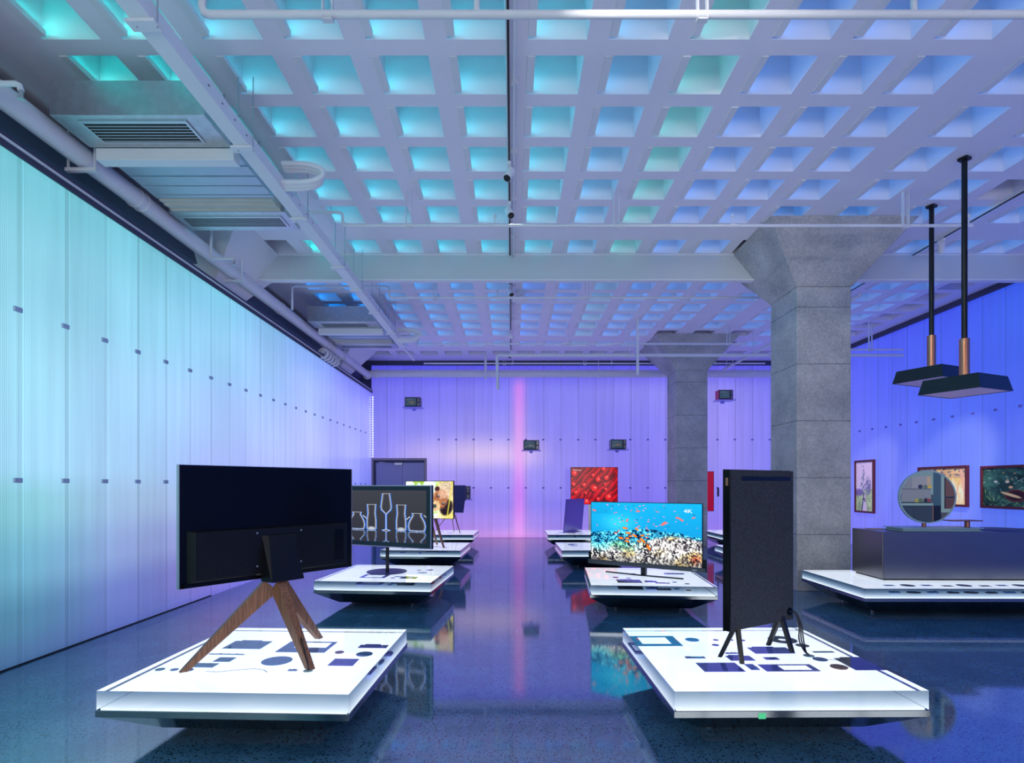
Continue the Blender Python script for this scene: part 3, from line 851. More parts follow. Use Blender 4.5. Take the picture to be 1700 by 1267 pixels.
def track(X, Y0, Y1, label, heads, tgt):
    t = thing('light_track', label, 'light track', (X, Y0, CEIL - 0.05))
    MB().box(-0.018, 0.018, 0, Y1 - Y0, 0.012, 0.049).build('track_housing', M['white_paint'], t)
    MB().box(-0.009, 0.009, 0.01, Y1 - Y0 - 0.01, 0.004, 0.012).build('track_slot', M['vent_dark'], t)
track(-0.03, 0.6, 8.58, 'white light track with black slot on the centre rib, near part', None, None)
track(-0.03, 8.78, 15.2, 'white light track with black slot on the centre rib, beyond the membrane beam', None, None)
track(5.97, 3.0, 8.58, 'thin dark slotted light track at the right, passing behind the pendant rods', None, None)
track(5.97, 8.78, 11.0, 'thin dark slotted light track at the right, beyond the membrane beam', None, None)

def spotlight(X, Y, label, target, power, color=(1, 0.95, 0.88), blend=0.6, size=50, r=0.045):
    """white cylinder head on a track; local +Z is the beam direction reversed"""
    z = CEIL - 0.05
    t = thing('track_spotlight', label, 'spotlight', (X, Y, z))
    MB().box(-0.02, 0.02, -0.06, 0.06, -0.035, 0.003).tube([(0, 0, -0.035), (0, 0, -0.075)], 0.008, 8).build('adapter', M['white_paint'], t, bevel=0.003)
    hd = Vector(target) - Vector((X, Y, z - 0.11)); hd.normalize()
    q = hd.to_track_quat('-Z', 'Y')
    body = MB(); body.cyl((0, 0), r, -0.07, 0.07, 24)
    b_ = body.build('lamp_head', M['white_paint'], t, smooth=True, bevel=0.004)
    b_.location = (0, 0, -0.11); b_.rotation_mode = 'QUATERNION'; b_.rotation_quaternion = q
    f = MB(); f.cyl((0, 0), r * 0.85, -0.074, -0.0705, 24)
    f.build('baffle', M['vent_dark'], b_)
    if power > 0:
        ld = bpy.data.lights.new('spot', 'SPOT'); ld.energy = power; ld.color = color; ld.spot_size = R(size); ld.spot_blend = blend; ld.shadow_soft_size = 0.04
        lo = bpy.data.objects.new('spot_beam', ld); COL.objects.link(lo); lo.parent = b_
        lo.location = (0, 0, -0.085)
    return t
spotlight(-0.03, 2.2, 'added white track spotlight out of sight above the camera', (4.2, 8.0, 2.2), 170, size=56)  # added, unseen: puts white light on the column front
spotlight(-0.03, 2.6, 'second added white track spotlight, unseen above the camera', (-1.6, 3.9, 0.6), 60, size=44)  # added, unseen: brightens the nearest left platform
spotlight(-0.03, 6.12, 'white track spotlight with black mouth on the centre track, nearest one in view', (-1.6, 3.7, 0.5), 45, size=44)
spotlight(-0.03, 6.98, 'white track spotlight on the centre track, second nearest in view', (1.4, 3.7, 0.5), 45, size=44)
spotlight(-0.03, 9.85, 'white track spotlight on the centre track, just beyond the membrane beam', (1.6, 7.2, 0.5), 45, size=44)
spotlight(-0.03, 12.75, 'white track spotlight on the centre track over the middle of the hall', (4.2, 14, 1.5), 45, size=44)
spotlight(-0.03, 14.6, 'white track spotlight on the centre track nearest the back wall', (-1.6, 13.6, 0.5), 30, size=44)
spotlight(5.97, 6.3, 'white track spotlight on the right hand track behind the nearer pendant rod', (8.35, 9.4, 1.42), 380, size=30)
spotlight(5.97, 8.0, 'white track spotlight on the right hand track close to the membrane beam', (8.35, 11.17, 1.42), 1000, size=26)
spotlight(5.97, 10.2, 'white track spotlight on the right hand track beyond the membrane beam', (8.35, 13.62, 1.42), 800, size=22)

t = thing('smoke_detector', 'small domed white detector on the ceiling right of the centre track', 'detector', (0.16, 10.3, CEIL))
MB().cyl((0, 0), 0.06, -0.10, -0.0005, 24, 0.09).cyl((0, 0), 0.16, -0.16, -0.10, 24, 0.10).build('dome', M['white_paint'], t, smooth=True)

# ------------------------------------------------------------------ pendant lamps over the island
def pendant(X, Y, z, label, rz=24.0):
    t = thing('pendant_lamp', label, 'pendant lamp', (X, Y, z), rz)
    s, s2, h = 0.295, 0.262, 0.155
    mb = MB(); 
    o = [(-s, -s), (s, -s), (s, s), (-s, s)]; i = [(a * 0.95, b * 0.95) for a, b in o]; tp = [(a / s * s2, b / s * s2) for a, b in o]
    for k in range(4):
        l = (k + 1) % 4
        mb.quad((*o[k], 0), (*o[l], 0), (*tp[l], h), (*tp[k], h))
        mb.quad((*o[k], 0), (*i[k], 0), (*i[l], 0), (*o[l], 0))
        mb.quad((*i[k], 0), (*i[k], 0.004), (*i[l], 0.004), (*i[l], 0))
    mb.quad(*[(*p, h) for p in tp])
    mb.build('lamp_shade', M['lamp_black'], t)
    MB().box(-s * .949, s * .949, -s * .949, s * .949, 0.004, 0.03).build('diffuser', M['lamp_under'], t)
    MB().tube([(0, 0, h), (0, 0, h + 0.42)], 0.047, 24).build('sleeve', M['bronze'], t, smooth=True)
    MB().tube([(0, 0, h + 0.42), (0, 0, CEIL - z - 0.03)], 0.027, 20).build('rod', M['black_metal'], t, smooth=True)
    MB().box(-0.045, 0.045, -0.045, 0.045, CEIL - z - 0.03, CEIL - z - 0.001).build('ceiling_mount', M['black_metal'], t)
    return t
pendant(4.79, 6.09, 2.425, 'black pyramid pendant lamp with bronze sleeve, the nearer and lower of two')
pendant(5.2, 7.13, 2.73, 'black pyramid pendant lamp with bronze sleeve, the farther one at left')

# ------------------------------------------------------------------ display platforms
def acrylic():
    m, t, b = nt('clear acrylic')
    b.inputs['Base Color'].default_value = (0.97, 0.985, 1, 1)
    b.inputs['Roughness'].default_value = 0.0
    b.inputs['Transmission Weight'].default_value = 1.0
    b.inputs['IOR'].default_value = 1.42
    va = node(t, 'ShaderNodeVolumeAbsorption', inp={'Color': (0.42, 0.52, 0.62, 1), 'Density': 6.2})
    t.links.new(va.outputs[0], t.nodes['Material Output'].inputs['Volume'])
    return m
M['acrylic'] = acrylic()
M['acrylic_side_dim'] = M['acrylic'].copy(); M['acrylic_side_dim'].name = 'acrylic side dimmed by tint'
_b = M['acrylic_side_dim'].node_tree.nodes['Principled BSDF']
_b.inputs['Base Color'].default_value = (0.235, 0.305, 0.37, 1); _b.inputs['Roughness'].default_value = 0.04  # dark tint dims the panel light seen through the slab sides
def panel_mat():
    m, t, b = nt('milky light panel')
    tc = node(t, 'ShaderNodeTexCoord')
    n = node(t, 'ShaderNodeTexNoise', inp={'Scale': 3.2, 'Detail': 5.0, 'Distortion': 0.7})
    cr = node(t, 'ShaderNodeValToRGB')
    cr.color_ramp.elements[0].position = 0.30; cr.color_ramp.elements[0].color = (0.88, 0.91, 0.97, 1)
    cr.color_ramp.elements[1].position = 0.65; cr.color_ramp.elements[1].color = (1, 1, 1, 1)
    t.links.new(tc.outputs['Object'], n.inputs['Vector']); t.links.new(n.outputs['Fac'], cr.inputs['Fac'])
    t.links.new(cr.outputs['Color'], b.inputs['Emission Color'])
    b.inputs['Emission Strength'].default_value = 1.9
    b.inputs['Base Color'].default_value = (0.8, 0.8, 0.82, 1)
    return m
M['panel'] = panel_mat()

PT = 0.335       # platform top
def platform(X, Y, rz, label, wx=1.385, wy=1.385, name='display_platform', casters=True):
    t = thing(name, label, 'display platform', (X, Y, 0), rz)
    a, b_ = wx / 2, wy / 2
    MB().box(-a, a, -b_, b_, PT - 0.105, PT).build('acrylic_block', M['acrylic'], t)
    slab = t.children[0]; slab.data.materials.append(M['acrylic_side_dim'])
    for f in slab.data.polygons: f.material_index = 0 if abs(f.normal.z) > 0.5 else 1
    MB().box(-a + 0.015, a - 0.015, -b_ + 0.015, b_ - 0.015, PT - 0.1035, PT - 0.098).build('light_panel', M['panel'], t)
    MB().box(-a - 0.005, a + 0.005, -b_ - 0.005, b_ + 0.005, PT - 0.143, PT - 0.1055).build('steel_band', M['band'], t, bevel=0.002, seg=1)
    i = 0.22; z0, z1 = 0.048, PT - 0.1435
    MB().hexa([(-a + i, -b_ + i, z0), (a - i, -b_ + i, z0), (a - i, b_ - i, z0), (-a + i, b_ - i, z0)],
              [(-a + .002, -b_ + .002, z1), (a - .002, -b_ + .002, z1), (a - .002, b_ - .002, z1), (-a + .002, b_ - .002, z1)]).build('tapered_skirt', M['skirt'], t)
    MB().box(-a + i + .03, a - i - .03, -b_ + i + .03, b_ - i - .03, 0.043, 0.0475).build('underside_board', M['plywood'], t)
    for sx in (-1, 1):
        for sy in (-1, 1):
            cxx, cyy = sx * (a - i - 0.1), sy * (b_ - i - 0.17)
            MB().tube([(cxx - 0.01, cyy, 0.019), (cxx + 0.01, cyy, 0.019)], 0.0185, 16).box(cxx - .016, cxx + .016, cyy - .013, cyy + .013, 0.033, 0.0428).build('caster', M['silver'], t, smooth=False)
    return t

EM = PT - 0.075  # depth at which the parts are cast in
def P_board(t, x, y, w_, h, m, rot=0, hole=None, notch=True, thick=0.012, name='circuit_board'):
    mb = MB()
    if hole:
        a0, a1, b0, b1 = hole
        mb.box(-w_/2, a0, -h/2, h/2, 0, thick).box(a1, w_/2, -h/2, h/2, 0, thick).box(a0, a1, -h/2, b0, 0, thick).box(a0, a1, b1, h/2, 0, thick)
    else:
        mb.box(-w_/2, w_/2, -h/2, h/2, 0, thick)
        if notch: mb.box(-w_*0.35, w_*0.2, h/2, h/2 + 0.02, 0, thick)
        rr = random.Random(int(x * 1000) + 3)
        for _ in range(9):
            px_, py_ = rr.uniform(-.42, .42) * w_, rr.uniform(-.4, .4) * h
            mb.box(px_ - .008, px_ + .008, py_ - .006, py_ + .006, thick, thick + 0.006)
    o = mb.build(name, m, t); o.location = (x, y, EM); o.rotation_euler = (0, 0, R(rot)); return o
def P_disc(t, x, y, r, m, thick=0.01, name='round_part', hole=0):
    mb = MB()
    if hole:
        n = 28; z0, z1 = 0, thick
        for k in range(n):
            a0, a1 = 2 * math.pi * k / n, 2 * math.pi * (k + 1) / n
            mb.hexa([(r*math.cos(a0), r*math.sin(a0), 0), (r*math.cos(a1), r*math.sin(a1), 0), (hole*math.cos(a1), hole*math.sin(a1), 0), (hole*math.cos(a0), hole*math.sin(a0), 0)],
                    [(r*math.cos(a0), r*math.sin(a0), thick), (r*math.cos(a1), r*math.sin(a1), thick), (hole*math.cos(a1), hole*math.sin(a1), thick), (hole*math.cos(a0), hole*math.sin(a0), thick)])
    else: mb.cyl((0, 0), r, 0, thick, 28)
    o = mb.build(name, m, t); o.location = (x, y, EM); return o
def P_wire(t, pts, r=0.0035, m=None, name='wire'):
    return MB().tube([(x, y, EM + 0.004) for x, y in pts], r, 6).build(name, m or M['part_blue'], t)

# nearest left platform, parts cast in as the photo shows them
p1 = platform(-1.535, 3.785, -2.3, 'lit acrylic platform nearest at left, under the tripod television seen from behind')
P_board(p1, -0.35, 0.28, 0.27, 0.19, M['part_teal'])
P_board(p1, 0.09, 0.25, 0.34, 0.26, M['part_blue'], hole=(-0.09, 0.14, -0.02, 0.11), name='front_bezel')
P_board(p1, 0.55, 0.28, 0.20, 0.07, M['part_violet'], name='plastic_bracket')
P_disc(p1, 0.54, 0.10, 0.055, M['part_blue'])
P_disc(p1, 0.02, -0.07, 0.095, M['part_blue'], name='speaker_disc')
P_board(p1, 0.46, -0.08, 0.16, 0.14, M['part_violet'], notch=False)
P_board(p1, -0.38, 0.055, 0.24, 0.016, M['part_teal'], name='ribbon_strip', notch=False)
P_board(p1, -0.33, -0.06, 0.11, 0.09, M['part_teal'], notch=False)
P_board(p1, -0.40, -0.18, 0.16, 0.08, M['part_teal'], notch=False)
P_disc(p1, -0.62, -0.27, 0.028, M['part_teal']); P_disc(p1, -0.53, -0.27, 0.024, M['part_blue']); P_disc(p1, -0.44, -0.27, 0.028, M['part_blue'])
P_wire(p1, [(-0.32, -0.29), (-0.25, -0.30), (-0.15, -0.26), (-0.05, -0.23), (0.02, -0.25), (0.06, -0.29)])
P_board(p1, 0.20, -0.25, 0.055, 0.025, M['part_blue'], notch=False, name='small_chip')
P_disc(p1, 0.36, 0.13, 0.03, M['part_brown'], thick=0.02, name='copper_coil')
text('TECHNOLOGY', 0.024, M['part_dark'], p1, (0.47, 0.015, EM + 0.001), (0, 0, 0), 'engraved_lettering', sx=1.1) if False else None

p2 = platform(1.565, 3.81, 0.6, 'lit acrylic platform nearest at right, under the upright fabric backed television')
P_board(p2, -0.52, 0.38, 0.33, 0.26, M['part_blue'], hole=(-0.11, 0.10, -0.08, 0.10), name='front_bezel')
P_board(p2, -0.36, -0.02, 0.13, 0.035, M['part_blue'], notch=False, name='connector_strip')
P_board(p2, -0.27, -0.22, 0.25, 0.17, M['part_violet'], notch=False)
P_board(p2, -0.07, -0.22, 0.055, 0.11, M['part_blue'], notch=False, name='small_chip')
P_board(p2, 0.15, -0.24, 0.33, 0.13, M['part_violet'], hole=(-0.05, 0.13, -0.045, 0.05), name='front_bezel')
P_board(p2, -0.07, -0.04, 0.16, 0.10, M['part_violet'])
P_board(p2, 0.13, -0.05, 0.09, 0.05, M['part_violet'], notch=False, name='small_chip')
P_board(p2, 0.21, 0.13, 0.27, 0.14, M['part_violet'])
P_disc(p2, 0.42, 0.40, 0.10, M['part_dark'], hole=0.03, name='speaker_disc')
P_disc(p2, 0.49, 0.25, 0.045, M['part_dark']); P_disc(p2, 0.44, -0.07, 0.045, M['part_blue'])
P_disc(p2, 0.47, -0.23, 0.05, M['part_brown'], thick=0.02, name='copper_coil')
P_wire(p2, [(0.48, -0.07), (0.56, -0.10), (0.61, -0.17), (0.58, -0.23), (0.52, -0.23)])
P_board(p2, 0.72 - 0.02, -0.17, 0.32, 0.24, M['part_dark'], name='main_board')
P_board(p2, 0.55, 0.09, 0.14, 0.03, M['part_teal'], notch=False, name='ribbon_strip')
P_disc(p2, -0.24, 0.41, 0.05, M['part_violet']); P_disc(p2, -0.07, 0.40, 0.02, M['part_violet']); P_disc(p2, 0.04, 0.40, 0.02, M['part_violet']); P_disc(p2, 0.12, 0.39, 0.022, M['part_violet'])
P_disc(p2, -0.12, 0.27, 0.025, M['part_violet']); P_board(p2, -0.07, 0.07, 0.11, 0.02, M['part_violet'], notch=False, name='ribbon_strip')
MB().box(-0.020, 0.020, -0.0008, 0.0, -0.016, 0.016).build('indicator_sticker', M['sensor_green'], p2).location = (-0.22, -0.6985, PT - 0.132)

def scatter(t, seed, n=9):
    rr = random.Random(seed)
    for k in range(n):
        x, y = rr.uniform(-0.5, 0.5), -0.48 + 0.96 * (k + 0.5) / n
        if rr.random() < 0.35: P_disc(t, x, y, rr.uniform(0.02, 0.06), M[rr.choice(['part_blue', 'part_violet', 'part_dark'])])
        else: P_board(t, x, y, rr.uniform(0.05, 0.22), rr.uniform(0.04, 0.09), M[rr.choice(['part_blue', 'part_violet', 'part_dark', 'part_teal'])])
p3 = platform(-1.56, 7.34, -5.0, 'lit acrylic platform second from the camera at left, under the glassware television')
P_board(p3, -0.12, -0.22, 0.32, 0.26, M['part_violet'], hole=(-0.11, 0.11, -0.09, 0.09), name='front_bezel')
P_board(p3, 0.33, -0.30, 0.20, 0.14, M['part_dark'])
P_board(p3, 0.40, 0.10, 0.12, 0.05, M['part_blue'], notch=False); P_disc(p3, 0.44, 0.35, 0.05, M['part_blue']); P_disc(p3, 0.14, -0.34, 0.03, M['part_violet'])
P_board(p3, 0.18, -0.24, 0.09, 0.05, M['part_blue'], notch=False); P_disc(p3, 0.30, 0.32, 0.03, M['part_violet'])
p4 = platform(1.62, 7.06, -4.6, 'lit acrylic platform second from the camera at right, under the coral reef television')
P_board(p4, -0.22, -0.32, 0.28, 0.22, M['part_dark']); P_board(p4, 0.03, -0.33, 0.14, 0.10, M['part_violet'])
P_disc(p4, -0.35, -0.05, 0.04, M['part_violet']); P_disc(p4, -0.2, -0.1, 0.03, M['part_violet']); P_board(p4, 0.15, -0.42, 0.16, 0.05, M['part_dark'])
P_board(p4, 0.42, 0.30, 0.25, 0.10, M['part_violet'], notch=False); P_board(p4, -0.15, 0.25, 0.16, 0.06, M['part_violet'], notch=False)
P_disc(p4, 0.3, -0.35, 0.03, M['part_blue']); P_disc(p4, 0.42, -0.45, 0.03, M['part_dark'])
p5 = platform(-1.54, 10.55, -3.0, 'lit acrylic platform third from the camera at left, under the animal picture television')
p6 = platform(1.54, 10.55, 0.5, 'lit acrylic platform third from the camera at right, half hidden by the coral television')
p7 = platform(-1.54, 13.65, -2.0, 'lit acrylic platform farthest back at left, under the easel television')
p8 = platform(1.50, 13.65, 0.0, 'lit acrylic platform farthest back at right, under the leaning panel and red screen')
p9 = platform(5.43, 13.70, 0.0, 'lit acrylic platform far back between the two concrete columns, farther one')
p10 = platform(4.49, 10.08, 0.0, 'lit acrylic platform glimpsed between the two concrete columns, nearer one')
for k, p in enumerate((p5, p6, p7, p8, p9, p10)): scatter(p, 40 + k, 7)
# long platform of the kitchen island
p11 = platform(5.34, 6.88, -0.4, 'long lit acrylic platform at right carrying the steel kitchen island', wx=3.05, wy=1.36)
for k in range(11):
    x = -1.1 + 0.21 * k
    if k % 3 == 1: P_disc(p11, x, -0.42, 0.075, M['part_dark'])
    else: P_board(p11, x, -0.42 - 0.03 * (k % 2), 0.11, 0.07, M['part_dark' if k % 2 else 'part_blue'], notch=False)

# ------------------------------------------------------------------ kitchen island and what stands on it
t = thing('kitchen_island', 'long brushed steel kitchen island block on the lit platform at right', 'kitchen island', (4.33, 6.72, PT + 0.001), -1.0)
MB().box(0, 2.7, 0, 0.62, 0.025, 0.57).build('steel_body', M['brushed'], t, bevel=0.004)
MB().box(0.03, 2.67, 0.03, 0.59, 0.0, 0.025).build('plinth', M['black_metal'], t)
MB().box(0.0045, 0.0075, -0.0012, 0.0, 0.03, 0.565).build('edge_seam', M['vent_dark'], t)
IZ = PT + 0.572
t = thing('tray', 'long pale green tray lying on top of the steel island', 'tray', (4.62, 6.80, IZ), -1.0)
tr = MB(); tr.box(0.0, 0.92, 0, 0.34, 0, 0.012).box(0.012, 0.908, 0.012, 0.328, 0.012, 0.030).box(-0.02, 0.94, -0.01, 0.35, 0.030, 0.040)
tr.build('tray_body', M['pale_green'], t, bevel=0.002)
TZ = IZ + 0.041

# round mirror on short post; its reflection is a painted, glowing picture
def reflection_fn(u, v):
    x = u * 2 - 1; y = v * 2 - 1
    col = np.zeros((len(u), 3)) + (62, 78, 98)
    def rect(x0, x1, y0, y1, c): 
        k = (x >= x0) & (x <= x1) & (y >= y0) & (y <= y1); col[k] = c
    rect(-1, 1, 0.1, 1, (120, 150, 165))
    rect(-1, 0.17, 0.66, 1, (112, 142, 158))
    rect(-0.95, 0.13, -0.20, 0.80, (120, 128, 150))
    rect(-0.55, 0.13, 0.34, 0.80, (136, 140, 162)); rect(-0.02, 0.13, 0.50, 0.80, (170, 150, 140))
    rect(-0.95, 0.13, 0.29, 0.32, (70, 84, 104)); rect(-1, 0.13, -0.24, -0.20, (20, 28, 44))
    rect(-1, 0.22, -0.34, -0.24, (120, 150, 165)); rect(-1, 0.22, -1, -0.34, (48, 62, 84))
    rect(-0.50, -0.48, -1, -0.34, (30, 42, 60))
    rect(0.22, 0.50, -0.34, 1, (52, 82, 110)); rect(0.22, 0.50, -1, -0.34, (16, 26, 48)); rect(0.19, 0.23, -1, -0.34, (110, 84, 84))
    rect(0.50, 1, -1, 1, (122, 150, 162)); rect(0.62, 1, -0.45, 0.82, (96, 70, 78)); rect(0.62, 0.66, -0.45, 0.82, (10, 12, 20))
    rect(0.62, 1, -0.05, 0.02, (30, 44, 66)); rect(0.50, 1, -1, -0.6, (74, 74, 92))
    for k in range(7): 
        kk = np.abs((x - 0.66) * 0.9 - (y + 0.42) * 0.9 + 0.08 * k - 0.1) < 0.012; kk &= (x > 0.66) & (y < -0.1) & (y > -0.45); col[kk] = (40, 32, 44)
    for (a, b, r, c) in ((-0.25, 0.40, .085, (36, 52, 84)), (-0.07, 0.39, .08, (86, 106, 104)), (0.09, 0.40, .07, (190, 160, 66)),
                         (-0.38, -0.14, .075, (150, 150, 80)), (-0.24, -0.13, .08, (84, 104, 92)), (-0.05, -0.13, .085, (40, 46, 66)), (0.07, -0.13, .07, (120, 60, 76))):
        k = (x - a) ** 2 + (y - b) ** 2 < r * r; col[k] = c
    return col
t = thing('round_mirror', 'large round mirror with pale green rim on a short post, painted with reflected fruit shelves', 'mirror', (5.03, 6.98, TZ), -7)
disc = paint_grid('mirror_picture', 0.62, 0.62, 150, 150, reflection_fn, M['painted_reflection'])
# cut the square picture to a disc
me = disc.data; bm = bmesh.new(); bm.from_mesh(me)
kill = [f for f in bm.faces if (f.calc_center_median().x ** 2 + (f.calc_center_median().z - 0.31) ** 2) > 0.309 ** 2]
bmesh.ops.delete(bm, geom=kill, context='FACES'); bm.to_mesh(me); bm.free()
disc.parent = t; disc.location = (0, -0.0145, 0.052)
rim = MB(); n = 64; r0, r1 = 0.306, 0.322
def ringpt(r, k, y): return (r * math.cos(2 * math.pi * k / n), y, 0.362 + r * math.sin(2 * math.pi * k / n))
for k in range(n):
    rim.hexa([ringpt(r0, k, -0.022), ringpt(r0, k + 1, -0.022), ringpt(r1, k + 1, -0.022), ringpt(r1, k, -0.022)],
             [ringpt(r0, k, 0.012), ringpt(r0, k + 1, 0.012), ringpt(r1, k + 1, 0.012), ringpt(r1, k, 0.012)])
rim.build('rim', M['pale_green'], t)
bk = MB()
bk.tube([(0, -0.012, 0.362), (0, 0.010, 0.362)], 0.306, 64).build('backing', M['black_metal'], t)
MB().tube([(-0.03, 0, 0), (-0.03, 0, 0.05)], 0.024, 16).build('post', M['rose_metal'], t, smooth=True)
# small shelf table on the tray
t = thing('small_stand', 'small brown metal ledge on a stubby post beside the round mirror', 'stand', (5.46, 6.90, TZ))
MB().tube([(0, 0, 0), (0, 0, 0.074)], 0.028, 16).build('post', M['rose_metal'], t, smooth=True)
MB().box(-0.24, 0.12, -0.09, 0.09, 0.075, 0.087).build('ledge', M['rose_metal'], t, bevel=0.003)
t = thing('cooking_lid', 'low dark curved lid lying on the island right of the tray', 'lid', (5.95, 7.02, IZ))
mb = MB()
for a, b_, z0, z1 in ((0.30, 0.27, 0, 0.010), (0.27, 0.2, 0.010, 0.02), (0.2, 0.08, 0.02, 0.027)): mb.cyl((0, 0), a, z0, z1, 32, b_)
mb.build('lid_shell', M['black_metal'], t, smooth=True)
o = MB().box(0, 0.17, 0, 0.10, 0, 0.008).build('booklet', mat('beige booklet', (170, 150, 120), 0.6))
o.location = (4.42, 7.10, IZ); tag(o, 'thin beige booklet on the left end of the steel island', 'booklet')

# ------------------------------------------------------------------ pictures for screens and canvases
def hash2(a, b, s=0):
    v = np.sin(a * 127.1 + b * 311.7 + s * 74.7) * 43758.5453
    return v - np.floor(v)
def vnoise(x, y, s=0):
    xi, yi = np.floor(x), np.floor(y); fx, fy = x - xi, y - yi
    fx = fx * fx * (3 - 2 * fx); fy = fy * fy * (3 - 2 * fy)
    return (hash2(xi, yi, s) * (1 - fx) + hash2(xi + 1, yi, s) * fx) * (1 - fy) + (hash2(xi, yi + 1, s) * (1 - fx) + hash2(xi + 1, yi + 1, s) * fx) * fy
def fbm(x, y, o=4, s=0):
    r = 0; a = 0.5
    for k in range(o): r = r + a * vnoise(x * 2 ** k, y * 2 ** k, s + k); a *= 0.5
    return r
def mixc(c, d, k):
    k = np.clip(k, 0, 1)[:, None]
    return c * (1 - k) + np.array(d, float) * k
def ell(u, v, cx_, cy_, rx, ry, ang=0.0, soft=0.15, asp=1.78):
    x = (u - cx_) * asp; y = v - cy_
    a = math.radians(ang); xr = x * math.cos(a) + y * math.sin(a); yr = -x * math.sin(a) + y * math.cos(a)
    dd = np.sqrt((xr / rx) ** 2 + (yr / ry) ** 2)
    return np.clip((1 - dd) / soft + 0.5, 0, 1)

def coral_fn(u, v):
    col = np.zeros((len(u), 3)) + (8, 150, 215)
    col = mixc(col, (70, 215, 250), np.exp(-((u - 0.27) / 0.16) ** 2 - ((v - 0.66) / 0.16) ** 2) * 0.9)
    col = mixc(col, (0, 120, 190), np.clip((0.35 - u) * 2, 0, .6) * (v > .8))
    col = mixc(col, (20, 200, 245), np.clip((v - 0.35) * 0.8, 0, .6))
    # far reef
    ridge = 0.48 + 0.03 * np.sin(u * 9) + 0.12 * np.exp(-((u - 0.52) / 0.20) ** 2) + 0.04 * (fbm(u * 26, v * 6, 3) - .5) - 0.03 * (u > 0.85)
    k = v < ridge
    tx = fbm(u * 62 + v * 21, v * 44 - u * 30, 2, 5) * 1.2
    c2 = np.array((6, 96, 140)) + (tx[:, None] - 0.38) * np.array((330, 480, 470)) * 1.1
    col[k] = np.clip(c2[k], 0, 255)
    # near reef
    ridge2 = 0.36 + 0.15 * np.exp(-((u - 0.70) / 0.22) ** 2) + 0.05 * np.sin(u * 7 + 1) + 0.06 * (fbm(u * 20, v * 8, 3, 9) - .5) - 0.10 * np.exp(-((u - 0.08) / 0.1) ** 2)
    k2 = np.clip((ridge2 - v) / 0.05, 0, 1)
    wx = 5 * fbm(u * 14, v * 10, 2, 31); br = fbm(u * 84 + v * 26 + wx, v * 36 - u * 30 + wx, 2, 17) * 1.22
    warm = fbm(u * 8, v * 6, 3, 23)
    light = np.clip((br - 0.22) * 2.3, 0, 1) ** 0.85
    c3 = np.array((44, 38, 46)) * (1 - light[:, None]) + (np.array((250, 248, 240)) - np.clip((warm - .42) * 5, 0, 1)[:, None] * np.array((20, 40, 90))) * light[:, None]
    c3 *= np.clip(1.15 - 1.1 * np.clip(0.18 - v, 0, 1) * 2, 0.3, 1.2)[:, None]
    tl = (np.clip((v - ridge2 + 0.20) / 0.12, 0, 1) * np.clip((0.55 - u) / 0.2, 0, 1))[:, None] * 0.75
    c3 = c3 * (1 - tl) + (c3 * np.array((0.45, 0.95, 0.95)) + np.array((0, 40, 50))) * tl
    col = col * (1 - k2[:, None]) + c3 * k2[:, None]
    for (a, b, s_) in ((0.52, 0.28, .09), (0.56, 0.12, .10), (0.92, 0.14, .10), (0.05, 0.12, .10), (0.20, 0.08, .08), (0.66, 0.06, .05), (0.36, 0.34, .07), (0.78, 0.18, .05), (0.87, .38, .06)):
        col = mixc(col, (14, 10, 22), 0.85 * np.exp(-((u - a) * 1.78 / s_) ** 2 - ((v - b) / s_) ** 2) * (br < 0.52))
    col = mixc(col, (210, 70, 40), 0.7 * np.exp(-((u - 0.95) / 0.04) ** 2 - ((v - 0.12) / 0.07) ** 2) * (br > .4))
    rr = random.Random(5)
    for _ in range(75):
        a, b = rr.uniform(0.02, 0.98), rr.uniform(0.55, 0.97)
        if 0.8 < a < 0.96 and b > .84: continue
        if rr.random() < .35: a = rr.uniform(.2, .6)
        r = rr.uniform(0.008, 0.02); c_ = rr.choice([(240, 130, 170), (245, 110, 130), (250, 150, 190), (20, 90, 140), (235, 100, 80)])
        col = mixc(col, c_, ell(u, v, a, b, r, r * 0.38, rr.uniform(-35, 45), 0.4))
    for (a, b, r, an) in ((.45,.86,.030,5), (.33,.57,.038,-8), (.36,.49,.036,-5), (.42,.45,.038,-30), (.29,.40,.038,-12), (.35,.40,.032,0), (.35,.35,.034,-8), (.49,.38,.045,-45),
                          (.46,.36,.03,-30), (.545,.27,.045,-60), (.49,.46,.03,0), (.53,.43,.022,0), (.24,.48,.024,0), (.68,.67,.042,40), (.44,.56,.03,-30), (.42,.28,.016,80),
                          (.27,.52,.022,60), (.38,.44,.026,10), (.54,.48,.02,0), (.46,.61,.018,0), (.35,.70,.028,60), (.03,.86,.03,-20), (.83,.74,.03,-35), (.80,.77,.03,-10), (.93,.78,.022,30)):
        col = mixc(col, (252, 108, 20) if r > 0.024 and a < .7 and b < .62 else (250, 110, 100), ell(u, v, a, b, r * 1.25, r * 0.46, an, 0.3))
        col = mixc(col, (255, 200, 40), 0.8 * ell(u, v, a - 0.003, b - 0.006, r * 0.6, r * 0.16, an, 0.5) * (a < .7 and b < .62))
    return col

